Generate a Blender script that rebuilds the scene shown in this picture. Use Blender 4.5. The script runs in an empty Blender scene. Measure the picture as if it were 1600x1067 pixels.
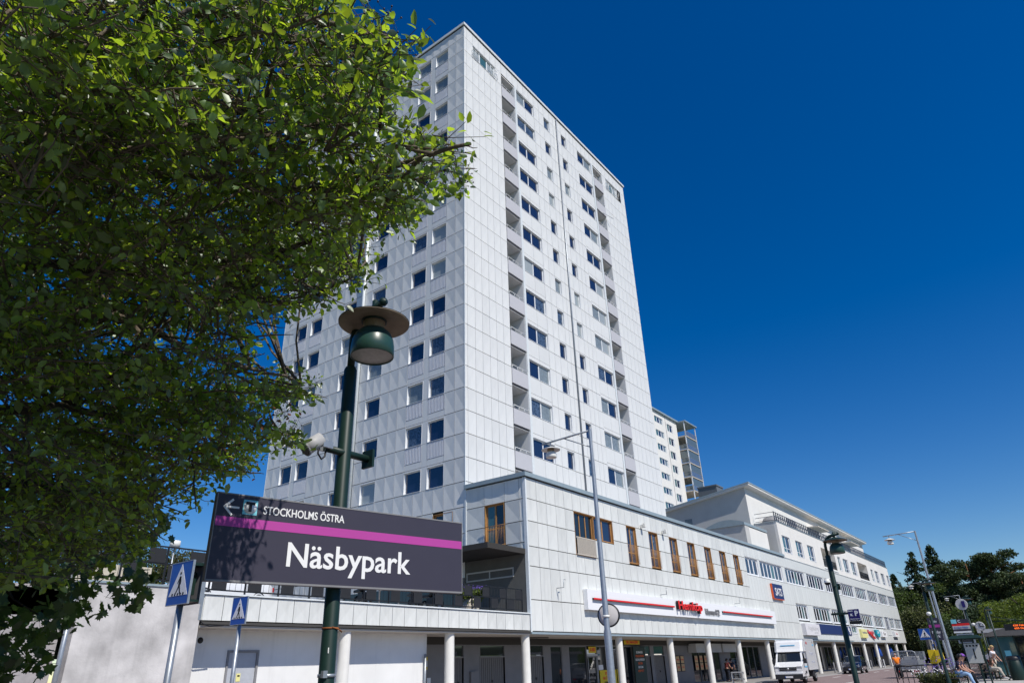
import bpy, bmesh, math, random
import numpy as np
from mathutils import Vector, Matrix, Euler, noise
R = math.radians
random.seed(7); rng = np.random.default_rng(7)
scene = bpy.context.scene
COL = scene.collection

# ------------------------------------------------------------------ camera
CAM = Vector((0.0, 0.0, 1.65))
FPX, ROLL, PITCH, YAW = 1043.8, -0.0373199, 0.4538879, 0.6355319
fw = Vector((math.cos(PITCH)*math.cos(YAW), math.cos(PITCH)*math.sin(YAW), math.sin(PITCH)))
r0 = Vector((math.sin(YAW), -math.cos(YAW), 0)); u0 = r0.cross(fw)
RT = math.cos(ROLL)*r0 + math.sin(ROLL)*u0
UP = -math.sin(ROLL)*r0 + math.cos(ROLL)*u0
cd = bpy.data.cameras.new('camera'); cam = bpy.data.objects.new('camera', cd); COL.objects.link(cam)
cd.sensor_width = 36; cd.lens = FPX/1600*36; cd.clip_end = 3000; cd.clip_start = 0.05
m = Matrix((RT, UP, -fw)).transposed().to_4x4(); m.translation = CAM
cam.matrix_world = m
scene.camera = cam
def ray(px, py):                      # direction of a picture point, used for sizing and crown shapes
    return (px-800)/FPX*RT - (py-533.5)/FPX*UP + fw
def proj(p):
    d = Vector(p)-CAM; w = d.dot(fw)
    if w < .1: return None
    return (800+FPX*d.dot(RT)/w, 533.5-FPX*d.dot(UP)/w, w)

# ------------------------------------------------------------------ light
SUN_EL = R(50); SUN_AZ = R(180+76)       # azimuth of the sun from +X
sdir = Vector((math.cos(SUN_EL)*math.cos(SUN_AZ), math.cos(SUN_EL)*math.sin(SUN_AZ), math.sin(SUN_EL)))
w = bpy.data.worlds.new('World'); scene.world = w; w.use_nodes = True
nt = w.node_tree; nt.nodes.clear()
sky = nt.nodes.new('ShaderNodeTexSky'); sky.sky_type = 'NISHITA'; sky.sun_disc = False
sky.sun_elevation = SUN_EL; sky.sun_rotation = (math.pi/2 - SUN_AZ) % (2*math.pi)
sky.air_density = 1.0; sky.dust_density = 0.0; sky.ozone_density = 4.0; sky.altitude = 60
bg = nt.nodes.new('ShaderNodeBackground'); bg.inputs['Strength'].default_value = 0.082
out = nt.nodes.new('ShaderNodeOutputWorld')
grade = nt.nodes.new('ShaderNodeHueSaturation'); grade.inputs['Saturation'].default_value = 1.42; grade.inputs['Hue'].default_value = .511; grade.inputs['Value'].default_value = 1.24
nt.links.new(sky.outputs[0], grade.inputs['Color']); nt.links.new(grade.outputs[0], bg.inputs[0]); nt.links.new(bg.outputs[0], out.inputs[0])
ld = bpy.data.lights.new('sun', 'SUN'); ld.energy = 4.9; ld.angle = R(0.5); ld.color = (1.0, .945, .86)
lo = bpy.data.objects.new('sun', ld); COL.objects.link(lo); lo.location = (0, 0, 60)
lo.rotation_euler = (-sdir).to_track_quat('-Z', 'Y').to_euler()
scene.view_settings.view_transform = 'Standard'; scene.view_settings.look = 'None'
scene.view_settings.exposure = 0.0; scene.view_settings.gamma = 1; scene.view_settings.use_curve_mapping = False
scene.cycles.max_bounces = 8; scene.cycles.transparent_max_bounces = 12

# ------------------------------------------------------------------ materials
MATS = {}
def mat(name, col, rough=.6, spec=.4, metal=0, var=.06, scale=6, bump=0, bscale=40, objvar=0, emit=0, coat=0, streak=0):
    if name in MATS: return MATS[name]
    m = bpy.data.materials.new(name); m.use_nodes = True; t = m.node_tree; n = t.nodes; b = n['Principled BSDF']
    b.inputs['Roughness'].default_value = rough; b.inputs['Metallic'].default_value = metal
    b.inputs['Specular IOR Level'].default_value = spec
    if coat: b.inputs['Coat Weight'].default_value = coat; b.inputs['Coat Roughness'].default_value = .05
    tc = n.new('ShaderNodeNewGeometry')
    base = None
    if var or objvar or streak:
        hs = n.new('ShaderNodeHueSaturation'); hs.inputs['Color'].default_value = (*col, 1)
        val = n.new('ShaderNodeMath'); val.operation = 'ADD'; val.inputs[0].default_value = 1; val.inputs[1].default_value = 0
        last = val.outputs[0]
        if var:
            nz = n.new('ShaderNodeTexNoise'); nz.inputs['Scale'].default_value = scale; nz.inputs['Detail'].default_value = 5
            t.links.new(tc.outputs['Position'], nz.inputs['Vector'])
            mr = n.new('ShaderNodeMapRange'); mr.inputs[1].default_value = .25; mr.inputs[2].default_value = .75
            mr.inputs[3].default_value = -var; mr.inputs[4].default_value = var
            t.links.new(nz.outputs[0], mr.inputs[0])
            ad = n.new('ShaderNodeMath'); ad.operation = 'ADD'
            t.links.new(last, ad.inputs[0]); t.links.new(mr.outputs[0], ad.inputs[1]); last = ad.outputs[0]
        if streak:     # rain streaks: noise drawn out along z
            mp = n.new('ShaderNodeMapping'); mp.inputs['Scale'].default_value = (3.2, 3.2, .22)
            t.links.new(tc.outputs['Position'], mp.inputs[0])
            nz = n.new('ShaderNodeTexNoise'); nz.inputs['Scale'].default_value = 1.6; nz.inputs['Detail'].default_value = 6
            t.links.new(mp.outputs[0], nz.inputs['Vector'])
            mr = n.new('ShaderNodeMapRange'); mr.inputs[1].default_value = .5; mr.inputs[2].default_value = .8
            mr.inputs[3].default_value = 0; mr.inputs[4].default_value = -streak
            t.links.new(nz.outputs[0], mr.inputs[0])
            ad = n.new('ShaderNodeMath'); ad.operation = 'ADD'
            t.links.new(last, ad.inputs[0]); t.links.new(mr.outputs[0], ad.inputs[1]); last = ad.outputs[0]
        if objvar:
            oi = n.new('ShaderNodeObjectInfo')
            mr = n.new('ShaderNodeMapRange'); mr.inputs[3].default_value = -objvar; mr.inputs[4].default_value = objvar*.5
            t.links.new(oi.outputs['Random'], mr.inputs[0])
            ad = n.new('ShaderNodeMath'); ad.operation = 'ADD'
            t.links.new(last, ad.inputs[0]); t.links.new(mr.outputs[0], ad.inputs[1]); last = ad.outputs[0]
        t.links.new(last, hs.inputs['Value']); t.links.new(hs.outputs[0], b.inputs['Base Color'])
    else: b.inputs['Base Color'].default_value = (*col, 1)
    if bump:
        nb = n.new('ShaderNodeTexNoise'); nb.inputs['Scale'].default_value = bscale; nb.inputs['Detail'].default_value = 6
        t.links.new(tc.outputs['Position'], nb.inputs['Vector'])
        bp = n.new('ShaderNodeBump'); bp.inputs['Strength'].default_value = bump; bp.inputs['Distance'].default_value = .02
        t.links.new(nb.outputs[0], bp.inputs['Height']); t.links.new(bp.outputs[0], b.inputs['Normal'])
    if emit:
        b.inputs['Emission Color'].default_value = (*col, 1); b.inputs['Emission Strength'].default_value = emit
    MATS[name] = m; return m
def leafmat(name, col, trans, mix=.5, gloss=.08, var=.5, scale=3.0, rough=.45):
    m = bpy.data.materials.new(name); m.use_nodes = True; t = m.node_tree; n = t.nodes; n.clear()
    o = n.new('ShaderNodeOutputMaterial'); d = n.new('ShaderNodeBsdfDiffuse'); tr = n.new('ShaderNodeBsdfTranslucent')
    g = n.new('ShaderNodeBsdfGlossy'); g.inputs['Roughness'].default_value = rough; g.inputs['Color'].default_value = (.9, .95, .9, 1)
    x = n.new('ShaderNodeMixShader'); x.inputs[0].default_value = mix; y = n.new('ShaderNodeMixShader'); y.inputs[0].default_value = gloss
    gi = n.new('ShaderNodeNewGeometry'); 
    def hs(c, s):
        h = n.new('ShaderNodeHueSaturation'); h.inputs['Color'].default_value = (*c, 1)
        mr = n.new('ShaderNodeMapRange'); mr.inputs[3].default_value = 1-var*s; mr.inputs[4].default_value = 1+var*s
        t.links.new(gi.outputs['Random Per Island'], mr.inputs[0]); t.links.new(mr.outputs[0], h.inputs['Value'])
        mh = n.new('ShaderNodeMapRange'); mh.inputs[3].default_value = .478; mh.inputs[4].default_value = .52
        wn = n.new('ShaderNodeTexNoise'); wn.inputs['Scale'].default_value = scale
        t.links.new(gi.outputs['Position'], wn.inputs['Vector']); t.links.new(wn.outputs[0], mh.inputs[0]); t.links.new(mh.outputs[0], h.inputs['Hue'])
        return h
    a = hs(col, 1); b = hs(trans, .8)
    t.links.new(a.outputs[0], d.inputs[0]); t.links.new(b.outputs[0], tr.inputs[0])
    t.links.new(d.outputs[0], x.inputs[1]); t.links.new(tr.outputs[0], x.inputs[2])
    t.links.new(x.outputs[0], y.inputs[1]); t.links.new(g.outputs[0], y.inputs[2]); t.links.new(y.outputs[0], o.inputs[0])
    MATS[name] = m; return m
def glass(name, tint, rough=.03, spec=.9):
    m = mat(name, tint, rough=rough, spec=spec, var=0); return m

M_panel = mat('panel_enamel', (.70,.71,.70), .38, .45, var=.02, scale=1.2, objvar=.05, streak=.05)
M_panel2 = mat('podium_panel', (.68,.695,.67), .42, .4, var=.03, scale=1.2, objvar=.08, streak=.13)
M_plank = mat('plain_panel', (.68,.70,.68), .42, .4, var=.03, scale=1.0, objvar=.05, streak=.12)
M_joint = mat('joint_dark', (.07,.068,.065), .9, .1)
M_white = mat('white_frame', (.74,.76,.78), .4, .4, var=.02)
M_lilac = mat('balcony_parapet', (.50,.50,.53), .5, .3, var=.03)
M_rib = mat('ribbed_metal', (.70,.72,.77), .4, .4, var=.02)
M_cap = mat('roof_flashing', (.26,.33,.37), .45, .5, var=.08, scale=2)
M_roofw = mat('white_flashing', (.68,.72,.73), .35, .5)
M_stucco = mat('white_stucco', (.72,.71,.68), .85, .2, var=.05, scale=.7, bump=.25, bscale=30, streak=.05)
M_stuccoshade = mat('stucco_shaded', (.50,.50,.49), .9, .2, var=.06, scale=1, bump=.3, bscale=30)  # white stucco darkened: grazing sun on the side faces put into the colour
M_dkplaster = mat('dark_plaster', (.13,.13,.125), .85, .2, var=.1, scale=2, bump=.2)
M_concrete = mat('concrete', (.50,.485,.475), .85, .2, var=.5, scale=.9, bump=.25, bscale=18, streak=.16)
M_whitewall = mat('white_wall', (.74,.74,.73), .8, .2, var=.06, scale=1.1, bump=.15, streak=.10)
M_soffit = mat('soffit', (.50,.46,.40), .8, .2, var=.06)
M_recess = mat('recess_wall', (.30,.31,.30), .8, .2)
M_beam = mat('dark_beam', (.045,.042,.038), .7, .3)
M_arcwall = mat('arcade_wall', (.21,.205,.21), .75, .3, var=.07, scale=2)
M_door = mat('grey_door', (.17,.16,.155), .6, .3)
M_column = mat('column_paint', (.74,.73,.69), .6, .3, var=.05, scale=3, streak=.12, bump=.1)
M_wood = mat('oiled_wood', (.40,.21,.075), .5, .4, var=.15, scale=8)
M_gsky = glass('glass_dark_blue', (.012,.022,.06), .02, 1.0)
M_gblind = mat('glass_with_blind', (.33,.37,.38), .12, .8, var=.05, scale=3)
M_gblind2 = mat('glass_with_curtain', (.20,.24,.26), .12, .8, var=.25, scale=5)
M_gcurt = mat('glass_with_drapes', (.06,.09,.14), .08, .9, var=.8, scale=7)
M_gdark = glass('glass_dark', (.012,.016,.02), .03, .9)
M_gteal = glass('glass_teal', (.05,.13,.14), .03, 1.0)
M_gbal = glass('glass_balcony', (.10,.13,.14), .05, .9)
M_black = mat('black_metal', (.012,.012,.014), .45, .4)
M_screen = mat('charcoal_mesh', (.022,.023,.026), .6, .3)
M_green = mat('dark_green_paint', (.009,.027,.021), .45, .35, var=.15, scale=12)
M_hat = mat('lamp_hat_underside', (.26,.20,.14), .7, .3, var=.15, scale=9)
M_lens = mat('lamp_lens', (.40,.39,.35), .4, .5, var=.15, scale=30)
M_dome = mat('dome_green', (.020,.058,.045), .35, .5, var=.1, scale=12)
M_galv = mat('galvanised_steel', (.34,.37,.40), .42, .5, metal=.55, var=.12, scale=14)
M_lampw = mat('lamp_white', (.72,.72,.68), .4, .4)
M_signgrey = mat('sign_charcoal', (.045,.042,.064), .5, .3, var=.03)
M_magenta = mat('sign_magenta', (.43,.058,.31), .5, .3, var=.02)
M_signwhite = mat('sign_white', (.80,.80,.80), .5, .3, var=0)
M_cyan = mat('sign_cyan', (.22,.62,.72), .5, .3, var=0)
M_signblack = mat('sign_black', (.01,.01,.012), .5, .3, var=0)
M_signblue = mat('sign_blue', (.012,.09,.40), .4, .4, var=0)
M_navy = mat('navy_panel', (.018,.035,.13), .45, .4, var=.06)
M_signred = mat('sign_red', (.75,.02,.02), .4, .4, var=0)
M_orange = mat('sign_orange', (.75,.13,.03), .5, .3, var=0)
M_yellow = mat('sign_yellow', (.75,.55,.02), .5, .3, var=0)
M_paley = mat('pale_yellow', (.74,.70,.30), .5, .3, var=0)
M_teal = mat('sign_teal', (.02,.33,.42), .5, .3, var=0)
M_grey = mat('mid_grey', (.22,.22,.23), .6, .3)
M_lgrey = mat('light_grey', (.5,.5,.5), .6, .3)
M_tyre = mat('tyre_rubber', (.02,.02,.02), .8, .2)
M_rim = mat('wheel_rim', (.42,.43,.44), .35, .5, metal=.7)
M_whitepaint = mat('white_car_paint', (.76,.77,.78), .25, .5, var=0, coat=.5)
M_darkpaint = mat('dark_car_paint', (.010,.014,.032), .18, .6, var=0, coat=.8)
M_silver = mat('silver_car_paint', (.42,.43,.45), .25, .5, metal=.4, var=0, coat=.5)
M_redpaint = mat('red_car_paint', (.45,.02,.02), .25, .5, var=0, coat=.5)
M_plastic = mat('black_plastic', (.025,.026,.03), .5, .4)
M_head = mat('headlight_glass', (.30,.32,.35), .1, .8, var=0)
M_tail = mat('tail_light', (.4,.01,.01), .2, .6, var=0)
M_bark = mat('bark', (.055,.045,.036), .85, .2, var=.3, scale=14, bump=.5, bscale=40)
M_barkpale = mat('bark_pale', (.13,.105,.08), .85, .2, var=.25, scale=14, bump=.5, bscale=40)  # paler bark tone for alternate limbs and the twigs
M_pinebark = mat('pine_bark', (.22,.10,.05), .85, .2, var=.3, scale=3)
M_berry = mat('dark_berry', (.012,.008,.018), .35, .5)
M_deadleaf = mat('withered_leaf', (.13,.05,.02), .8, .2, var=.3)
L_fore = leafmat('leaf_ovate', (.034,.085,.012), (.46,.64,.03), .50, .07, .7)
L_maple = leafmat('leaf_maple', (.026,.055,.014), (.14,.26,.02), .32, .05, .45)
L_far = leafmat('foliage_deciduous', (.060,.095,.022), (.13,.19,.03), .3, .02, .7, .25, .6)
L_olive = leafmat('foliage_olive', (.085,.095,.035), (.14,.17,.04), .3, .02, .6, .3, .6)
L_con = leafmat('foliage_conifer', (.034,.058,.026), (.06,.10,.025), .2, .02, .7, .3, .6)
L_pine = leafmat('foliage_pine', (.045,.068,.026), (.08,.11,.025), .2, .02, .7, .3, .6)
L_bright = leafmat('foliage_bright', (.09,.125,.02), (.19,.26,.02), .4, .02, .5, .5, .6)
L_lav = mat('lavender_flower', (.16,.10,.42), .8, .1, var=.3)

# ------------------------------------------------------------------ mesh building
class MB:
    def __init__(s): s.v = []; s.f = []; s.m = []; s.sm = []
    def add(s, vs, fs, m=0, smooth=False):
        o = len(s.v); s.v += [tuple(p) for p in vs]
        for f in fs: s.f.append(tuple(i+o for i in f)); s.m.append(m); s.sm.append(smooth)
        return s
    def box(s, a, b, m=0):
        x0,y0,z0 = (min(a[i],b[i]) for i in range(3)); x1,y1,z1 = (max(a[i],b[i]) for i in range(3))
        return s.add([(x0,y0,z0),(x1,y0,z0),(x1,y1,z0),(x0,y1,z0),(x0,y0,z1),(x1,y0,z1),(x1,y1,z1),(x0,y1,z1)],
            [(0,3,2,1),(4,5,6,7),(0,1,5,4),(1,2,6,5),(2,3,7,6),(3,0,4,7)], m)
    def hexa(s, p, m=0):  # 8 points: bottom ring ccw, top ring ccw
        return s.add(p, [(0,3,2,1),(4,5,6,7),(0,1,5,4),(1,2,6,5),(2,3,7,6),(3,0,4,7)], m)
    def tube(s, pts, rad, n=8, m=0, smooth=True, cap=True):
        pts = [Vector(p) for p in pts]
        if not hasattr(rad, '__len__'): rad = [rad]*len(pts)
        prev = None; rings = []; vs = []
        for i, p in enumerate(pts):
            d = (pts[min(i+1, len(pts)-1)] - pts[max(i-1, 0)])
            d = d.normalized() if d.length > 1e-9 else Vector((0,0,1))
            if prev is None:
                a = Vector((0,0,1)) if abs(d.z) < .9 else Vector((1,0,0)); u = d.cross(a).normalized()
            else:
                u = (prev - d*prev.dot(d)); u = u.normalized() if u.length > 1e-6 else d.orthogonal().normalized()
            prev = u; v = d.cross(u)
            for k in range(n):
                t = 2*math.pi*k/n; vs.append(p + (u*math.cos(t)+v*math.sin(t))*rad[i])
        fs = []
        for i in range(len(pts)-1):
            for k in range(n):
                k2 = (k+1) % n; fs.append((i*n+k, i*n+k2, (i+1)*n+k2, (i+1)*n+k))
        s.add(vs, fs, m, smooth)
        if cap:
            o = len(s.v)-len(vs)
            s.f.append(tuple(o+k for k in range(n))[::-1]); s.m.append(m); s.sm.append(False)
            s.f.append(tuple(o+(len(pts)-1)*n+k for k in range(n))); s.m.append(m); s.sm.append(False)
        return s
    def lathe(s, c, prof, n=24, m=0, axis='z', smooth=True):
        vs = []
        for r, h in prof:
            for k in range(n):
                t = 2*math.pi*k/n; a, b = r*math.cos(t), r*math.sin(t)
                if axis == 'z': p = (c[0]+a, c[1]+b, c[2]+h)
                elif axis == 'x': p = (c[0]+h, c[1]+a, c[2]+b)
                else: p = (c[0]+b, c[1]+h, c[2]+a)
                vs.append(p)
        fs = []
        for i in range(len(prof)-1):
            for k in range(n):
                k2 = (k+1) % n; fs.append((i*n+k, i*n+k2, (i+1)*n+k2, (i+1)*n+k))
        return s.add(vs, fs, m, smooth)
    def prism(s, poly, y0, y1, m=0, plane='xz'):
        n = len(poly)
        if plane == 'xz': vs = [(a, y0, b) for a, b in poly] + [(a, y1, b) for a, b in poly]
        elif plane == 'yz': vs = [(y0, a, b) for a, b in poly] + [(y1, a, b) for a, b in poly]
        else: vs = [(a, b, y0) for a, b in poly] + [(a, b, y1) for a, b in poly]
        fs = [tuple(range(n)), tuple(range(2*n-1, n-1, -1))] + [(i, i+n, (i+1) % n+n, (i+1) % n) for i in range(n)]
        return s.add(vs, fs, m)
    def mesh(s, name, mats, off=(0,0,0), fix=True):
        me = bpy.data.meshes.new(name)
        ox, oy, oz = off
        me.from_pydata([(x-ox, y-oy, z-oz) for x, y, z in s.v], [], s.f)
        if not isinstance(mats, (list, tuple)): mats = [mats]
        for mm in mats: me.materials.append(mm)
        me.polygons.foreach_set('material_index', s.m); me.polygons.foreach_set('use_smooth', s.sm)
        if fix:
            bm = bmesh.new(); bm.from_mesh(me); bmesh.ops.recalc_face_normals(bm, faces=bm.faces); bm.to_mesh(me); bm.free()
        me.update(); return me
    def build(s, name, mats, parent=None, off=None, **k):
        o0 = off if off is not None else (WL(parent) if parent else (0,0,0))
        return put(name, s.mesh(name, mats, o0, **k), parent)
WLOC = {}
def WL(o): return WLOC.get(o.name, (0,0,0)) if o else (0,0,0)
def put(name, me, parent=None, loc=None, rz=0, rot=None):
    """link a mesh object; loc is in world axes when given"""
    o = bpy.data.objects.new(name, me); COL.objects.link(o)
    p = WL(parent)
    if loc is not None:
        o.location = (loc[0]-p[0], loc[1]-p[1], loc[2]-p[2]); WLOC[o.name] = tuple(loc)
    else: WLOC[o.name] = p
    if rot is not None: o.rotation_euler = rot
    elif rz: o.rotation_euler = (0, 0, rz)
    if parent: o.parent = parent
    return o
def thing(name, label, cat, loc=(0,0,0), rz=0, group=None):
    o = bpy.data.objects.new(name, None); COL.objects.link(o); o.location = loc; o.rotation_euler = (0,0,rz)
    o.empty_display_size = .2; WLOC[o.name] = tuple(loc); o['label'] = label; o['category'] = cat
    if group: o['group'] = group
    return o
def local(o):            # children are modelled in the thing's own axes
    WLOC[o.name] = (0,0,0); return o
def tag(o, label, cat, group=None):
    o['label'] = label; o['category'] = cat
    if group: o['group'] = group
    return o
def structure(o): o['kind'] = 'structure'; return o
def stuff(o): o['kind'] = 'stuff'; return o
def copy_tree(o, parent=None):
    c = o.copy(); COL.objects.link(c); c.parent = parent; WLOC[c.name] = (0,0,0)
    for ch in list(o.children): copy_tree(ch, c)
    return c
_fc = {}
def text(name, s, size, loc, rot, m, parent, ext=.004, bold=0, sx=1, align='CENTER'):
    c = bpy.data.curves.new(name, 'FONT'); c.body = s; c.size = size; c.extrude = ext; c.offset = bold
    c.align_x = align; c.align_y = 'CENTER'; c.resolution_u = 3
    o = bpy.data.objects.new('tmp', c); COL.objects.link(o)
    dg = bpy.context.evaluated_depsgraph_get(); me = bpy.data.meshes.new_from_object(o.evaluated_get(dg))
    bpy.data.objects.remove(o); me.materials.clear(); me.materials.append(m)
    me.transform(Matrix.Scale(sx, 4, (1,0,0)))
    return put(name, me, parent, loc, rot=rot)
def text_fit(name, s, box, y, m, parent, ext=.004, bold=0, world=None, face='Y'):
    """lettering scaled to fill box (x0, z0, x1, z1); world=None puts it in the thing's own axes"""
    o = text(name, s, 1.0, (0,0,0), None, m, None, 0, bold, 1, 'LEFT'); me = o.data
    n = len(me.vertices); co = np.zeros(n*3); me.vertices.foreach_get('co', co); co = co.reshape(-1,3)
    lo, hi = co.min(0), co.max(0); x0, z0, x1, z1 = box
    sx, sz = (x1-x0)/(hi[0]-lo[0]), (z1-z0)/(hi[1]-lo[1])
    bpy.data.objects.remove(o)
    c = bpy.data.curves.new(name, 'FONT'); c.body = s; c.size = 1; c.extrude = ext; c.offset = bold; c.resolution_u = 3
    q = bpy.data.objects.new('tmp', c); COL.objects.link(q)
    dg = bpy.context.evaluated_depsgraph_get(); me = bpy.data.meshes.new_from_object(q.evaluated_get(dg)); bpy.data.objects.remove(q)
    co = np.zeros(len(me.vertices)*3); me.vertices.foreach_get('co', co); co = co.reshape(-1,3); lo = co.min(0)
    X = x0+(co[:,0]-lo[0])*sx; Z = z0+(co[:,1]-lo[1])*sz
    P = np.stack([X, y-co[:,2], Z],1) if face == 'Y' else np.stack([y-co[:,2], -X, Z],1)
    if world: P -= np.array(WL(parent))
    me.vertices.foreach_set('co', P.ravel()); me.materials.clear(); me.materials.append(m); me.update()
    return put(name, me, parent)
FACE_Y = (R(90), 0, 0)          # text facing -Y
FACE_X = (R(90), 0, R(-90))     # text facing -X
# ------------------------------------------------------------------ facade pieces (local: x along width, z up, outside is -y)
def dished(w, h, d=.030, g=.014):
    a, b = g*.9, w-g*.9; c, e = g*1.5, h-g*1.5
    return MB().add([(a,0,c),(b,0,c),(b,0,e),(a,0,e),(w/2,d,h/2),(a,d+.02,c),(b,d+.02,c),(b,d+.02,e),(a,d+.02,e)],
        [(0,1,4),(1,2,4),(2,3,4),(3,0,4),(0,5,6,1),(1,6,7,2),(2,7,8,3),(3,8,5,0)])
def flatp(w, h, g=.010):
    a, b = g, w-g; c, e = g, h-g
    return MB().add([(a,0,c),(b,0,c),(b,0,e),(a,0,e),(a,.04,c),(b,.04,c),(b,.04,e),(a,.04,e)],
        [(0,1,2,3),(0,4,5,1),(1,5,6,2),(2,6,7,3),(3,7,4,0)])
_pm = {}
def pmesh(kind, w, h, m):
    k = (kind, round(w,3), round(h,3), m.name)
    if k not in _pm:
        mb = dished(w, h) if kind == 'd' else dished(w, h, .022) if kind == 's' else flatp(w, h)
        _pm[k] = (mb, mb.mesh('panel', m, fix=False))
    return _pm[k]
def facedir(face):       # rotation of a facade: 'R' looks to -Y, 'L' looks to -X
    return 0 if face == 'R' else R(-90)
def xf(face, p, q):      # local point q on a piece whose origin is p
    return (p[0]+q[0], p[1]+q[1], p[2]+q[2]) if face == 'R' else (p[0]+q[1], p[1]-q[0], p[2]+q[2])
def place_panels(root, items, limit=300, name='panel'):
    """items: (face, origin, w, h, kind, material). The largest in the picture become parts, the rest one part."""
    sc = []
    for it in items:
        face, o, w, h, kind, m = it
        ps = [proj(xf(face, o, q)) for q in ((0,0,0),(w,0,0),(w,0,h),(0,0,h))]
        a = 0
        if all(ps):
            a = abs(sum(ps[i][0]*ps[(i+1)%4][1]-ps[(i+1)%4][0]*ps[i][1] for i in range(4)))/2
            cx = sum(p[0] for p in ps)/4; cy = sum(p[1] for p in ps)/4
            if not (-20 < cx < 1620 and -20 < cy < 1090): a *= .01
            if cx < 640 and cy < 420: a *= .3          # behind the tree crown
        sc.append(a)
    order = sorted(range(len(items)), key=lambda i: -sc[i])
    rest = {}
    for r, i in enumerate(order):
        face, o, w, h, kind, m = items[i]
        mb, me = pmesh(kind, w, h, m)
        if r < limit: put(name, me, root, o, facedir(face))
        else:
            R_ = rest.setdefault(m.name, (MB(), m))[0]
            R_.add([xf(face, o, q) for q in mb.v], mb.f)
    for k, (mb, m) in rest.items(): stuff(mb.build(name, m, root, fix=False))
def cells(face, fixed, a0, a1, z0, z1, wn, kind, m, out, gapz=None):
    """fill a rectangle of a facade with panels of about wn width; a is X (R) or Y (L)"""
    n = max(1, round((a1-a0)/wn)); w = (a1-a0)/n
    for i in range(n):
        if face == 'R': o = (a0+i*w, fixed, z0)
        else: o = (fixed, a0+(i+1)*w, z0)
        out.append((face, o, w, z1-z0, kind, m))
_wm = {}
def window(parent, face, fixed, a0, a1, z0, z1, n=1, gm=None, frame=None, depth=.2, fw_=.055, bar=None, name='window', cross=False):
    """window unit: reveal + sash frame, with each glass pane as a sub-part"""
    w, h = a1-a0, z1-z0; frame = frame or M_white; gm = gm or M_gsky
    o = (a0, fixed, z0) if face == 'R' else (fixed, a1, z0)
    k = (round(w,3), round(h,3), n, frame.name, depth, bar, cross, fw_)
    if k not in _wm:
        mb = MB(); t = .028; D = depth; y0 = D-.08
        for a, b in (((0,-.004,0),(t,D,h)), ((w-t,-.004,0),(w,D,h)), ((t,-.004,h-t),(w-t,D,h)), ((t,-.02,0),(w-t,D,t))): mb.box(a, b)
        f = fw_
        mb.box((t,y0,t),(t+f,y0+.05,h-t)); mb.box((w-t-f,y0,t),(w-t,y0+.05,h-t))
        mb.box((t+f,y0,h-t-f),(w-t-f,y0+.05,h-t)); mb.box((t+f,y0,t),(w-t-f,y0+.05,t+f))
        xs = [t+f+(w-2*t-2*f)*i/n for i in range(n+1)]
        for i in range(1, n): mb.box((xs[i]-f*.8,y0-.002,t+f),(xs[i]+f*.8,y0+.05,h-t-f))
        if bar: mb.box((t+f,y0+.004,bar-.03),(w-t-f,y0+.048,bar+.03))
        if cross:
            mb.box((t+f,y0+.004,h*.42-.03),(w-t-f,y0+.048,h*.42+.03))
        panes = []
        for i in range(n):
            l = xs[i]+(f*.8 if i else 0); r = xs[i+1]-(f*.8 if i < n-1 else 0)
            panes.append((l, r))
        _wm[k] = (mb.mesh(name, frame, fix=False), panes, t+f, h-t-f, y0+.028)
    me, panes, zb, zt, yp = _wm[k]
    wo = put(name, me, parent, o, facedir(face))
    gl = gm if isinstance(gm, list) else [gm]*n
    for i, (l, r) in enumerate(panes):
        g = gl[i % len(gl)]
        pk = ('pane', round(r-l,3), round(zt-zb,3), g.name)
        if pk not in _wm:
            _wm[pk] = MB().box((0,0,0),(r-l,.02,zt-zb)).mesh('pane', g, fix=False)
        p = bpy.data.objects.new('pane', _wm[pk]); COL.objects.link(p); p.parent = wo; p.location = (l, yp, zb)
    return wo
def pick_glass():
    r = random.random()
    return M_gsky if r < .42 else M_gcurt if r < .6 else M_gblind if r < .8 else M_gblind2

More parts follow.
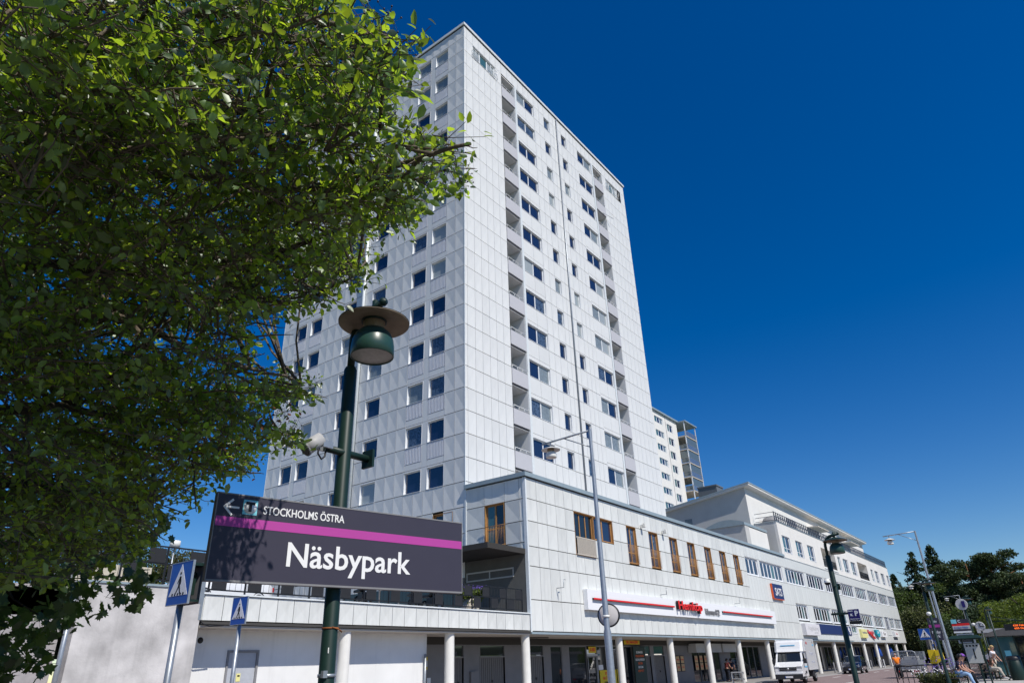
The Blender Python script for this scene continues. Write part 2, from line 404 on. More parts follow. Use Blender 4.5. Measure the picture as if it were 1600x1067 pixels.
# ================================================================== SETTING: ground
def ground():
    structure(MB().box((-600,-600,-1.2),(1200,900,-.45)).build('ground', mat('ground_soil', (.09,.10,.05), .95, .1, var=.3, scale=.2)))
    pav = mat('plaza_paving', (.12,.115,.11), .85, .2, var=.08, scale=1.5, bump=.2)
    structure(MB().box((-40,-40,-.3),(145,4.0,0.0)).build('plaza', pav))
    road = mat('reddish_asphalt', (.215,.165,.160), .9, .2, var=.10, scale=.8, bump=.3, bscale=60)
    structure(MB().box((-40,5.6,-.3),(160,19.6,-.06)).build('road', road))
    structure(MB().box((-40,4.0,-.3),(160,5.6,-.05)).build('footpath', pav))
    structure(MB().box((-40,19.75,-.3),(150,26.5,0.0)).build('pavement', mat('pavement_slabs', (.27,.26,.25), .85, .2, var=.08, scale=2, bump=.2)))
    structure(MB().box((-40,19.6,-.3),(150,19.75,.012)).build('kerb', mat('kerb_granite', (.36,.35,.34), .8, .2)))
    mk = MB()
    for i in range(10): mk.box((70+i*5.6, 17.55, -.058), (72.6+i*5.6, 17.7, -.052))
    for i in range(9): mk.box((94.0+i*.02, 6.6+i*1.2, -.058), (97.5, 7.2+i*1.2, -.052))
    mk.box((40,13.0,-.058),(58,13.12,-.052))
    structure(mk.build('road_marking', mat('road_paint', (.72,.72,.68), .7, .2, var=.1)))
    # wooded rise beyond the end of the street
    n = 40; vs = []; fs = []
    for i in range(n+1):
        for j in range(n+1):
            x = 150+i*12; y = -220+j*16
            h = min(12, max(-.05, (x-158)*.09)) + (1.5*noise.noise(Vector((x*.03, y*.03, 0))) if x > 160 else 0)
            vs.append((x, y, h))
    for i in range(n):
        for j in range(n):
            a = i*(n+1)+j; fs.append((a, a+n+1, a+n+2, a+1))
    structure(MB().add(vs, fs, 0, True).build('hillside', mat('forest_floor', (.035,.045,.02), .95, .1, var=.3, scale=.3)))
ground()

# ================================================================== TOWER
XT, YT, XR, YB = 30.69, 26.6, 59.30, 47.90
ZR = [12.03+1.56*k for k in range(-6, 26)]      # panel row lines, k=0 is index 6
def zrow(k): return 12.03+1.56*k
def tower():
    t = thing('apartment_tower', 'tall white panel-clad apartment tower with balconies rising above the shopping podium', 'apartment tower', (XT, YT, 4.2))
    items = []
    ztop = 52.35
    dep = .22
    # core (dark backing seen only in the joints)
    core = MB()
    core.box((XT+dep, YT+1.7, 4.2), (XR-.22, YB-.22, ztop-.05))
    for a, b in ((XT+dep, 35.86), (37.90, 52.08), (54.12, XR-.22)): core.box((a, YT+dep, 4.2), (b, YT+1.7, ztop-.05))
    core.build('wall', M_joint, t)
    back = MB(); back.box((XR-.22, YT+.03, 11.9), (XR-.02, YB-.03, ztop)); back.box((XT+.03, YB-.22, 4.2), (XR-.22, YB-.02, ztop))
    back.build('rear_wall', M_panel, t)
    # ---- left face (looks to -X)
    W = {'A': (28.40, 29.90), 'B': (30.42, 31.98), 'C': (34.75, 36.32), 'C2': (38.18, 39.75), 'B2': (42.52, 44.08), 'A2': (44.60, 46.10)}
    cols = [(26.62,27.5),(27.5,28.4),(31.98,32.9),(32.9,33.82),(33.82,34.75),(36.32,37.16),(37.34,38.18),(39.75,40.67),(40.67,41.6),(41.6,42.52),(46.10,47.0),(47.0,47.88)]
    for k in range(-5, 26):
        z0 = zrow(k); z1 = zrow(k+1) if k < 25 else 52.33
        wrow = (k % 2 == 0 and 0 <= k <= 24)
        if k == 25: z0 = zrow(25)
        for a, b in cols: items.append(('L', (XT, b, z0), b-a, z1-z0, 'd', M_panel))
        if k < 0 or k == 25:
            for a, b, n in ((28.4,31.98,4),(34.75,36.32,2),(38.18,39.75,2),(42.52,46.10,4)):
                if k == -2 and a in (28.4,):     # timber windows of the lower floor
                    items.append(('L', (XT, 31.98, z0), .9, z1-z0, 'd', M_panel)); items.append(('L', (XT, 31.08, z0), .9, z1-z0, 'd', M_panel))
                    items.append(('L', (XT, 30.18, z0), .9, z1-z0, 'd', M_panel)); continue
                for i in range(n):
                    w = (b-a)/n; items.append(('L', (XT, b-i*w, z0), w, z1-z0, 'd', M_panel))
            continue
        if wrow:
            for key in ('A','B','C','C2','B2','A2'):
                a, b = W[key]; window(t, 'L', XT, a, b, z0+.01, z1-.10, 1, pick_glass(), depth=.21)
                items.append(('L', (XT+.012, b, z1-.10), b-a, .09, 'f', M_panel))
        else:
            for key in ('C','C2'):
                a, b = W[key]
                for i in range(2): items.append(('L', (XT, b-i*(b-a)/2, z0), (b-a)/2, z1-z0, 'd', M_panel))
            for key in ('A','B','B2','A2'):
                a, b = W[key]; w = b-a; hh = z1-z0
                kk = ('rib', round(w,3))
                if kk not in _wm:
                    mb = MB().box((.02,.09,.45),(w-.02,.14,hh-.03), 1)
                    mb.box((.02,.0,.45),(.05,.09,hh-.03)).box((w-.05,.0,.45),(w-.02,.09,hh-.03)).box((.05,.0,hh-.06),(w-.05,.09,hh-.03)).box((.05,.0,.45),(w-.05,.09,.48))
                    for i in range(10):
                        x = .09+(w-.16)*i/10; mb.box((x,.0,.48),(x+.075,.09,hh-.06))
                    _wm[kk] = mb.mesh('ribbed_spandrel', [M_rib, M_lilac], fix=False)
                put('ribbed_spandrel', _wm[kk], t, (XT, b, z0), facedir('L'))
                items.append(('L', (XT+.01, b, z0), w, .43, 'f', M_panel))
        for a, b in ((29.90,30.42),(44.08,44.60)):       # pilasters between the paired windows
            items.append(('L', (XT+.012, b, z0), b-a, z1-z0, 'f', M_panel))
    window(t, 'L', XT, 27.62, 29.26, zrow(-2)-.6, zrow(-1)-.12, 2, M_gdark, M_wood, depth=.21, fw_=.09)
    # ---- right face (looks to -Y)
    ec = [30.71,30.99,31.82,32.62,33.44,34.23,35.05,35.88]
    rc = [54.10,54.95,55.8,56.65,57.5,58.35,59.28]
    mid = [(41.03,41.87),(41.87,42.70),(43.74,44.38),(44.38,44.93),(45.07,45.82),(46.82,47.5),(47.5,48.2),(48.2,48.92)]
    for k in range(-1, 26):
        z0 = zrow(k); z1 = zrow(k+1) if k < 25 else 52.33
        for cs in (ec, rc):
            for a, b in zip(cs, cs[1:]):
                if k == 24 and ((cs is ec and 31.8 < a < 35.0) or (cs is rc and 54.9 < a < 57.6)): continue
                items.append(('R', (a, YT, z0), b-a, z1-z0, 's', M_panel))
        for a, b in mid: items.append(('R', (a, YT, z0), b-a, z1-z0, 's', M_panel))
        if k == 25:
            cells('R', YT, 35.88, 41.03, z0+.0, z1, .82, 's', M_panel, items); cells('R', YT, 42.7, 43.74, z0, z1, 1.1, 's', M_panel, items)
            cells('R', YT, 45.82, 46.82, z0, z1, 1.1, 's', M_panel, items); cells('R', YT, 48.92, 54.10, z0, z1, .82, 's', M_panel, items)
    for k in range(0, 13):
        zw = zrow(2*k); zt = zw+1.47; zp = zw-1.53 if k else zw-1.5
        for a, b in ((38.16,41.03),(48.92,51.80)):
            window(t, 'R', YT, a, b, zw+.02, zt, 2, [pick_glass(), pick_glass()], depth=.21, fw_=.07)
            top = zt+.12 if k < 12 else 51.03
            items.append(('R', (a, YT+.006, zt+.005), (b-a)/2, .29 if k < 12 else .08, 'f', M_panel)); items.append(('R', ((a+b)/2, YT+.006, zt+.005), (b-a)/2, .29 if k < 12 else .08, 'f', M_panel))
            if k: 
                items.append(('R', (a, YT+.006, zw-1.345), (b-a)/2, 1.36, 'f', M_panel)); items.append(('R', ((a+b)/2, YT+.006, zw-1.345), (b-a)/2, 1.36, 'f', M_panel))
        for a, b in ((42.70,43.74),(45.82,46.82)):
            window(t, 'R', YT, a, b, zw+.02, zt, 1, pick_glass(), depth=.21, fw_=.05)
            items.append(('R', (a, YT, zt), b-a, .09, 'f', M_panel))
            if k: items.append(('R', (a, YT, zw-1.55), b-a, 1.56, 's', M_panel))
    # top floor glazed corners with open rails
    for a, b in ((31.82,35.05),(54.95,57.5)):
        window(t, 'R', YT, a, b, zrow(24)+.05, zrow(25)-.02, 3, [M_gblind, M_gteal, M_gblind], depth=.21, fw_=.08)
        for s, e in ((a-.1, a+.75), (b-.85, b+.15)):
            rb = MB()
            for z in (.12, .5, .95): rb.tube([(s,YT-.12,zrow(24)+z),(e,YT-.12,zrow(24)+z)], .018, 5)
            for x in (s, (s+e)/2, e): rb.tube([(x,YT-.12,zrow(24)+.02),(x,YT-.12,zrow(24)+1.05)], .018, 5); rb.tube([(x,YT-.12,zrow(24)+.12),(x,YT+.0,zrow(24)+.12)], .018, 5)
            rb.build('guard_rail', M_white, t)
    # balconies
    for bi, (a, b) in enumerate(((35.90,37.86),(52.12,54.08))):
        side = MB(); side.box((a-.02, YT+.03, 11.6),(a, YT+1.72, 51.03)); side.box((b, YT+.03, 11.6),(b+.02, YT+1.72, 51.03))
        side.build('recess_lining', M_white, t)
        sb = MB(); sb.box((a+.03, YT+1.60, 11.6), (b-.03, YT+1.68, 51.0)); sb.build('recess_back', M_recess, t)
        pl = MB(); pl.box((b+.02, YT-.04, 12.2), (b+.29 if bi == 0 else b+.10, YT+.2, 51.0)) if bi == 0 else pl.box((a-.30, YT-.02, 12.2), (a-.02, YT+.2, 51.0))
        pl.build('pilaster', M_roofw, t)
        for k in range(0, 13):
            zf = 13.97+3.12*(k-1)
            ba = MB()
            ba.box((a+.01, YT+.05, zf), (b-.01, YT+1.6, zf+.18), 1)
            ba.box((a+.005, YT-.05, zf-.04), (b-.005, YT+.04, zf+1.12), 0)
            kx = ('bal', bi)
            bo = ba.build('balcony', [M_lilac, M_lgrey], t)
            rl = MB(); z = zf+1.38
            rl.tube([(a+.02,YT-.03,z),(b-.02,YT-.03,z)], .028, 6)
            for x in (a+.06, (a+b)/2-.3, (a+b)/2+.35, b-.06): rl.tube([(x,YT-.02,zf+1.1),(x,YT-.02,z)], .02, 5)
            rl.build('railing', M_white, bo)
            gl = MB(); gl.box((a+.75, YT+1.54, zf+.3),(b-.22, YT+1.598, zf+2.3)); gl.build('balcony_door', M_gbal if k % 3 else M_gblind2, bo)
            cl = MB(); cl.box((a+.02, YT+.06, zf+2.93 if k < 12 else 50.9), (b-.02, YT+1.6, zf+2.96 if k < 12 else 50.98)); cl.build('ceiling', M_whitewall, bo)
    # things seen on single balconies
    MB().tube([(54.6,YT-.6,44.9),(52.7,YT+.2,45.4)], .04, 6).build('awning_arm', M_white, t)
    # downpipes, corner trims
    for f in ('L','R'):
        d = MB()
        if f == 'L': d.tube([(XT-.12,37.25,4.3),(XT-.12,37.25,52.2)], .13, 10); d.box((XT+.02,37.16,4.3),(XT+.08,37.34,52.3))
        else: d.tube([(45.0,YT-.07,11.8),(45.0,YT-.07,52.2)], .06, 8); d.box((44.93,YT+.02,11.8),(45.07,YT+.08,52.3))
        d.build('downpipe', M_roofw if f == 'L' else M_galv, t)
    for p, q in (((XT-.012, YT-.012, 11.75), (XT+.03, YT+.03, 52.33)), ((XR-.04, YT-.01, 11.75), (XR+.0, YT+.03, 52.33)), ((XT-.01, YB-.03, 4.2), (XT+.03, YB+.01, 52.33))): MB().box(p, q).build('corner_trim', M_roofw, t)
    cp = MB(); cp.box((XT-.12, YT-.12, 52.42), (XR+.12, YB+.12, 52.68)); cp.box((XT-.04, YT-.04, 52.35), (XR+.04, YB+.04, 52.42), 1)
    cp.build('roof_edge', [M_roofw, M_joint], t)
    for i in range(2):
        l = MB(); y, z = (30.6-4.2*0, 9.2) if i == 0 else (31.6, 9.1)
    place_panels(t, items)
    return t
tower()
l = MB(); l.box((30.45,30.15,9.35),(30.68,30.3,9.75)); l.lathe((30.45,30.22,9.5),[(.001,-.16),(.09,-.12),(.09,0)],10,0,'z')
tag(l.build('wall_lamp', M_lampw), 'small white wall lamp on the grey tower side just left of the timber window', 'wall lamp')

# ================================================================== PODIUM / SHOPPING BUILDING
PX0, PX1, PY = 30.69, 139.5, 22.1
def podium():
    t = thing('shopping_building', 'long low white panelled shopping building on round columns along the street', 'shopping building', (PX0, PY, 0))
    core = MB(); core.box((PX0+.2, PY+.22, 3.25), (PX1-.02, 44, 11.45)); core.build('wall', M_joint, t)
    ew = MB(); ew.box((PX1-.018, PY+.02, 3.25), (PX1, 44, 11.48)); ew.build('end_wall', M_plank, t)
    items = []
    rows = [3.34, 4.89, 6.6, 7.65, 9.02, 10.26, 11.46]
    fw7 = [(42.4,43.8),(45.77,47.25),(49.2,50.62),(52.5,53.95),(55.9,57.33),(59.2,60.65),(62.5,63.9)]
    for ri in range(6):
        z0, z1 = rows[ri], rows[ri+1]
        if ri in (3, 4):
            cells('R', PY, PX0+.1, 35.7, z0, z1, .98, 's', M_panel2, items)
            if ri == 4: pass
            xs = 40.5
            for a, b in fw7:
                cells('R', PY, xs, a, z0, z1, .98, 's', M_panel2, items); xs = b
            cells('R', PY, 63.9, 65.6, z0, z1, .85, 's', M_panel2, items)
            if ri == 3: cells('R', PY, 37.98, 40.5, z0+.0, 8.76, 1.25, 's', M_panel2, items)
        elif ri == 2:
            cells('R', PY, PX0+.1, 65.6, z0, z1, .98, 's', M_panel2, items)
        elif ri == 1:
            cells('R', PY, PX0+.1, 72.4, z0, z1, .98, 's', M_panel2, items); cells('R', PY, 72.4, 79.2, z0, z1, .8, 'f', M_plank, items)
        elif ri == 0:
            cells('R', PY, PX0+.1, 79.2, z0, z1, .98, 's', M_panel2, items)
        else:
            cells('R', PY, PX0+.1, 65.6, z0, z1, .98, 's', M_panel2, items)
    # plain planked part further along
    cells('R', PY, 65.6, PX1, 10.42, 11.46, .8, 'f', M_plank, items)
    cells('R', PY, 65.6, 79.2, 6.6, 8.74, .8, 'f', M_plank, items)
    cells('R', PY, 79.2, PX1, 6.86, 8.74, .8, 'f', M_plank, items)
    cells('R', PY, 79.2, 102.0, 3.34, 5.08, 1.6, 'f', M_plank, items)
    cells('R', PY, 105.0, PX1, 3.34, 5.08, 1.6, 'f', M_plank, items)
    cells('R', PY, 102.0, 105.0, 3.34, 4.2, 1.5, 'f', M_plank, items)
    # timber windows
    window(t, 'R', PY, 35.70, 37.96, 7.64, 10.25, 3, [M_gdark, M_gdark], M_wood, depth=.21, fw_=.05)
    g = MB(); 
    for i in range(26): g.box((35.76+i*.085, PY-.10, 7.72), (35.76+i*.085+.05, PY-.08, 8.66))
    g.box((35.7,PY-.11,8.66),(37.96,PY-.06,8.72)); g.box((35.7,PY-.11,7.66),(37.96,PY-.06,7.72))
    g.build('balcony_screen', M_soffit, t)
    window(t, 'R', PY, 38.02, 40.48, 8.78, 10.25, 2, M_gsky, M_wood, depth=.21, fw_=.08)
    for a, b in fw7:
        window(t, 'R', PY, a, b, 7.74, 10.25, 2, [M_gsky, M_gcurt], M_wood, depth=.21, fw_=.075, bar=.75)
        g = MB()
        for i in range(15): x = a+.04+(b-a-.08)*i/14; g.tube([(x,PY-.09,7.8),(x,PY-.09,8.95)], .009, 4)
        g.tube([(a-.05,PY-.09,8.95),(b+.05,PY-.09,8.95)], .016, 5); g.tube([(a-.05,PY-.09,7.8),(b+.05,PY-.09,7.8)], .014, 5)
        g.build('window_rail', M_wood, t)
    # ribbon windows, upper
    for a, b, n in ((65.6,69.15,3),(69.65,76.65,6),(77.7,84.75,6),(85.75,92.8,6),(93.7,100.75,6),(101.5,108.6,6),(109.65,116.6,6),(117.55,124.5,6),(125.3,132.3,6),(132.95,139.3,6)):
        window(t, 'R', PY, a, b, 8.76, 10.40, n, [M_gsky]*3+[M_gteal], M_white, depth=.2, fw_=.16, name='ribbon_window')
    xs = 69.15
    for b in (69.65,): cells('R', PY, 69.15, 69.65, 8.76, 10.40, .5, 'f', M_plank, items)
    for a, b in ((76.65,77.7),(84.75,85.75),(92.8,93.7),(100.75,101.5),(108.6,109.65),(116.6,117.55),(124.5,125.3),(132.3,132.95)):
        cells('R', PY, a, b, 8.76, 10.40, .9, 'f', M_plank, items)
    # ribbon windows, lower
    low = ((79.2,83.35,4),(85.7,93.0,6),(93.8,101.1,6),(101.8,108.4,6),(109.1,116.5,6),(117.6,124.4,6),(129.0,133.0,4),(133.5,139.3,6))
    pb = None
    for a, b, n in low:
        window(t, 'R', PY, a, b, 5.2, 6.82, n, [M_gdark, M_gdark, M_gteal], M_white, depth=.2, fw_=.17, name='ribbon_window')
        if pb is not None and a-pb < 4: cells('R', PY, pb, a, 5.1, 6.84, 1.0, 'f', M_plank, items)
        pb = b
    cells('R', PY, 124.4, 125.6, 5.1, 6.84, 1.2, 'f', M_plank, items)
    cells('R', PY, 128.4, 129.0, 5.1, 6.84, .6, 'f', M_plank, items)
    window(t, 'R', PY-.03, 125.6, 128.4, 4.3, 6.95, 2, M_gsky, M_white, depth=.2, fw_=.1, name='stair_window')
    window(t, 'R', PY-.03, 102.0, 105.0, 4.2, 5.1, 2, M_gteal, M_white, depth=.2, fw_=.1)
    # ---- left face (looks to -X) over the terrace
    ys = [22.12, 22.55, 23.6, 25.12, 26.55]
    for z0, z1 in ((10.26,11.46),(9.02,10.26),(7.86,9.02),(7.3,7.86)):
        for a, b in zip(ys, ys[1:]):
            if a == 23.6 and z0 > 7.5 and z1 < 10.3: continue
            items.append(('L', (PX0, b, z0), b-a, z1-z0, 'd', M_panel2))
    window(t, 'L', PX0, 23.66, 25.08, 7.86, 10.26, 2, [M_gteal, M_gdark], M_wood, depth=.2, fw_=.07, cross=True)
    g = MB()
    for i in range(13): y = 23.68+1.4*i/12; g.tube([(PX0-.1,y,7.9),(PX0-.1,y,9.0)], .009, 4)
    g.tube([(PX0-.1,23.5,9.0),(PX0-.1,25.2,9.0)], .016, 5); g.tube([(PX0-.1,23.5,7.9),(PX0-.1,25.2,7.9)], .016, 5)
    g.build('window_rail', M_wood, t)
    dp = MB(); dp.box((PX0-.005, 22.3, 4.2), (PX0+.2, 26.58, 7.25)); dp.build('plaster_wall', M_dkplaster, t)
    window(t, 'L', PX0-.03, 23.1, 26.5, 6.12, 6.62, 2, M_gblind2, M_lgrey, depth=.10, fw_=.05)
    MB().box((PX0-.02,22.08,3.3),(PX0+.10,22.28,11.46)).build('corner_trim', M_roofw, t); MB().box((PX0-.03,26.5,7.3),(PX0+.02,26.62,11.5)).build('corner_trim', M_roofw, t)
    # roof flashing
    cp = MB(); cp.box((PX0-.16, PY-.14, 11.50), (78.2, PY+.5, 11.74)); cp.box((PX0-.16, PY+.5, 11.50), (PX0+.5, 26.58, 11.74)); cp.box((PX0-.06, PY-.05, 11.46), (78.2, PY+.3, 11.50), 1)
    cp.build('roof_edge', [M_cap, M_joint], t)
    rf = MB(); rf.box((PX0+.3, PY+.5, 11.46), (PX1-.1, 44, 11.55)); rf.build('roof', M_grey, t)
    tl = MB(); tl.box((78.2, PY-.05, 11.46), (PX1, PY+.1, 11.50)); tl.build('cornice', M_roofw, t)
    # drip rail and soffit
    dr = MB(); dr.box((PX0-.02, PY-.07, 3.20), (101.5, PY+.05, 3.30)); dr.box((PX0, PY+.0, 3.30), (101.5, PY+.03, 3.335), 1); dr.box((101.6, PY-.02, 3.22), (PX1, PY+.05, 3.33), 2)
    dr.build('drip_rail', [M_cap, M_joint, M_roofw], t)
    sf = MB(); sf.box((12.5, PY+.06, 3.17), (PX1, 25.0, 3.24)); sf.build('soffit', M_soffit, t)
    bm = MB(); bm.box((24.0, 25.0, 2.83), (PX1, 25.14, 3.24)); bm.build('beam', M_beam, t)
    place_panels(t, items)
    # ---- columns
    for x in (18.75, 24.8, 30.65, 40.55, 47.9, 54.6, 61.2, 68.6, 76.6, 84.7, 92.6, 100.7, 108.3, 116.0, 123.8, 131.2, 138.6):
        c = MB(); c.lathe((x, 22.47, 0), [(.23,0),(.225,.1),(.225,3.17)], 20); c.build('column', M_column, t)
    # ---- shop fronts in the arcade
    YA = 25.15
    def seg(a, b, z0=0, z1=2.83, m=0):
        if b > a and z1 > z0: MB().box((a, YA, z0), (b, YA+.2, z1), m).build('arcade_wall', M_arcwall, t)
    opens = [(28.15,28.85,2.25),(30.2,32.3,2.25),(34.6,36.05,2.25),(36.85,38.1,2.78),(38.9,47.2,2.78),(48.3,50.0,2.25),(50.6,52.3,2.25),(57.5,63.5,2.8),(66,74,2.78),(76.5,84,2.78),(86,92,2.78),(95,104,2.78),(106,112,2.78),(115,122,2.78),(125,131,2.78)]
    x = 24.0
    for a, b, h in opens:
        seg(x, a); 
        if h < 2.8: seg(a, b, h+.0 if h > 2.5 else 2.78, 2.83)
        x = b
    seg(x, PX1)
    def leafdoor(a, b, zt=2.2, n=2, m=M_door):
        d = MB(); w = (b-a)/n
        for i in range(n):
            l = a+i*w+.02; r = a+(i+1)*w-.02; d.box((l,YA+.08,0),(r,YA+.12,zt))
            k = max(3, int((r-l)/.16))
            for j in range(1, k): d.box((l+(r-l)*j/k-.006,YA+.072,.03),(l+(r-l)*j/k+.006,YA+.08,zt-.03), 1)
        o = d.build('door', [m, M_beam], t)
        h = MB(); h.box(((a+b)/2-.05,YA+.03,1.0),((a+b)/2+.05,YA+.07,1.12)); h.build('handle', M_beam, o)
        f = MB(); f.box((a-.04,YA-.03,zt),(b+.04,YA+.1,zt+.07)); f.box((a-.05,YA-.02,0),(a,YA+.1,zt)); f.box((b,YA-.02,0),(b+.05,YA+.1,zt)); f.build('door_frame', M_arcwall, o)
        return o
    for a, b in ((28.15,28.85),(30.2,32.3),(34.6,36.05)):
        leafdoor(a, b); g = MB(); g.box((a+.04,YA+.06,2.3),(b-.04,YA+.1,2.77)); g.build('transom', M_gdark, t)
    for a, b in ((48.3,50.0),(50.6,52.3)):
        leafdoor(a, b, 2.1, 1); g = MB(); g.box((a+.04,YA+.06,2.25),(b-.04,YA+.1,2.77)); g.build('transom', M_gteal, t)
    # glazed shop bays
    def bay(a, b, n, zt=2.76):
        w = (b-a)/n
        for i in range(n):
            g = MB(); g.box((a+i*w+.04,YA+.08,.12),(a+(i+1)*w-.04,YA+.1,zt)); g.build('shop_window', M_gdark, t)
        f = MB()
        for i in range(n+1): f.box((a+i*w-.035,YA+.02,0),(a+i*w+.035,YA+.14,zt))
        f.box((a,YA+.03,zt-.04),(b,YA+.13,zt+.05)); f.box((a,YA+.03,0),(b,YA+.13,.12)); f.build('shop_window_frame', M_grey, t)
    bay(36.85,38.1,1); bay(38.9,41.0,1); bay(42.3,47.2,3)
    for a, b, n in ((57.5,63.5,4),(66,74,5),(76.5,84,4),(86,92,4),(95,104,5),(106,112,3),(115,122,4),(125,131,3)): bay(a, b, n)
    leafdoor(41.05, 42.25, 2.1, 1, M_gdark)
    f = MB(); f.box((41.0,YA-.02,2.1),(42.3,YA+.1,2.3)); f.box((41.0,YA-.02,0),(41.1,YA+.1,2.1)); f.box((42.2,YA-.02,0),(42.3,YA+.1,2.1)); f.build('door_frame', M_lgrey, t)
    # white ventilation boxing in the middle of the arcade
    b_ = MB(); b_.box((56.8,24.4,2.28),(59.6,25.1,2.95)); b_.box((60.0,24.4,2.28),(62.2,25.1,2.95)); b_.box((62.6,24.4,2.28),(66.4,25.1,2.95)); b_.build('duct_casing', M_lgrey, t)
    b_ = MB(); b_.tube([(54.2,24.6,3.08),(60.0,24.6,3.1),(65,24.5,3.08)], .04, 6); b_.tube([(27,24.2,3.1),(34,23.3,3.12)], .03, 5); b_.build('service_pipe', M_beam, t)
    return t
podium()
YA = 25.15
def flat_sign(name, label, cat, x0, x1, z0, z1, y, d, m, mside=None, group=None):
    s = thing(name, label, cat, (x0, y, z0), group=group)
    b = MB(); b.box((x0,y,z0),(x1,y+d,z1)); b.build('board', m, s); return s
# signs in the arcade
s = flat_sign('shop_sign', 'small yellow sign with red numbers above the glass shop door', 'shop sign', 41.2,42.1,2.36,2.74,YA-.05,.03,M_yellow)
text('lettering','0-500',.30,(41.65,YA-.056,2.55),FACE_Y,M_signred,s,.003,.008,.9)
s = flat_sign('shop_sign', 'yellow board with red SKOMAKERI lettering under the arcade beam', 'shop sign', 45.7,48.0,2.88,3.14,24.9,.04,M_yellow)
text('lettering','SKOMAKERI',.26,(46.85,24.895,3.01),FACE_Y,M_signred,s,.003,.008,1.25)
s = flat_sign('window_poster', 'big yellow poster with red BYTER BATTERIER lettering in the shop window', 'poster', 42.5,44.7,.25,1.32,YA+.02,.03,M_yellow)
text('lettering','BYTER',.26,(43.55,YA+.016,1.12),FACE_Y,M_signred,s,.003,.006,1.0)
text('lettering','BATTERIER &',.24,(43.55,YA+.016,.84),FACE_Y,M_signred,s,.003,.006,1.0)
text('lettering','ARMBAND',.24,(43.55,YA+.016,.56),FACE_Y,M_signblack,s,.003,.006,1.0)
s = flat_sign('window_poster', 'narrow yellow poster in the shop window behind the grey street mast', 'poster', 44.85,45.75,.3,1.35,YA+.02,.03,M_yellow)
s = flat_sign('notice_sheet', 'small white notice with red print beside the glass shop door', 'notice', 42.36,42.95,1.36,1.64,YA+.0,.02,M_signwhite)
s = flat_sign('shop_board', 'tall dark green board with white and orange lines of text in the arcade', 'shop board', 47.0,48.8,.4,2.74,24.95,.05,mat('board_green',(.02,.045,.04),.5,.3))
for i, (tx, mm) in enumerate((('SKOMAKERI',M_signwhite),('NYCKELTILLVERKNING',M_orange),('SKOR & VÄSKOR',M_signwhite),('BÄLTEN',M_orange),('SKYLTAR',M_signwhite),('KEMTVÄTT',M_orange))):
    text('lettering',tx,.20,(47.9,24.946,2.36-i*.24),FACE_Y,mm,s,.003,.004,.9 if len(tx) < 14 else .62)
s = flat_sign('electrical_box', 'pale metal cabinet on the arcade wall between the ribbed doors', 'cabinet', 29.3,29.95,.1,1.56,YA-.14,.13,M_arcwall)
s = flat_sign('warning_sign', 'yellow and white warning sign on the dark wall left of the first free column', 'warning sign', 25.75,26.15,1.72,2.28,YA-.03,.02,M_signwhite)
MB().box((25.75,YA-.04,2.12),(26.15,YA-.031,2.28)).box((25.75,YA-.04,1.72),(26.15,YA-.031,1.84)).build('band', M_yellow, s)
MB().box((25.86,YA-.04,1.92),(26.04,YA-.031,2.06)).build('pictogram', M_signblack, s)
s = flat_sign('wall_plate', 'orange plate on the dark arcade wall beside the yellow warning sign', 'wall plate', 24.95,25.6,1.86,2.06,YA-.03,.02,M_orange)
s = flat_sign('notice_sheet', 'small white notice with a black mark below the yellow warning sign', 'notice', 26.15,26.4,1.1,1.36,YA-.03,.02,M_signwhite)
# posters in black frames
for i, (px, tone) in enumerate(((54.15,0),(55.0,0),(57.75,1),(58.75,1),(59.75,1),(60.75,1))):
    pos = ('first','second','third','fourth','fifth','sixth')[i]
    s = flat_sign('framed_poster', f'{pos} black framed orange price poster from the left on the arcade wall', 'poster', px,px+.68,.95,2.1,YA-.07,.03,M_black, group='framed price posters in the arcade')
    MB().box((px+.05,YA-.078,1.56),(px+.63,YA-.071,2.05)).box((px+.05,YA-.078,1.0),(px+.63,YA-.071,1.5)).build('print', mat('poster_print',(.62,.42,.22),.6,.3,var=.2,scale=9), s)
    text('lettering','2 FÖR',.16,(px+.34,YA-.081,1.25),FACE_Y,M_signred,s,.002,.004,.9)
    text('lettering','KUPONG',.12,(px+.34,YA-.081,1.8),FACE_Y,M_signred,s,.002,.004,.9)

# ---- main fascia sign
t = thing('fascia_sign', 'long white fascia box with red lines and red Hemköp lettering', 'shop fascia', (36.1, PY-.3, 4.57))
MB().box((36.1,PY-.30,4.57),(70.5,PY-.01,5.70)).build('box', mat('fascia_white',(.80,.81,.83),.45,.4,var=.01), t)
for a, b in ((36.6,47.7),(56.9,69.2)):
    MB().box((a,PY-.42,5.13),(b,PY-.31,5.23),0).box((a-.02,PY-.45,5.14),(b,PY-.421,5.23),1).build('red_bar', [M_signblack, M_signred], t)
text_fit('lettering','Hemköp',(48.15,4.84,52.35,5.62),PY-.57,M_signred,t,.02,.016,True)
text_fit('letter_return','Hemköp',(48.18,4.85,52.32,5.60),PY-.45,M_signblack,t,.095,.010,True)
text_fit('lettering','Välkommen 8-22',(53.3,4.86,56.2,5.30),PY-.36,M_grey,t,.03,.004,True)
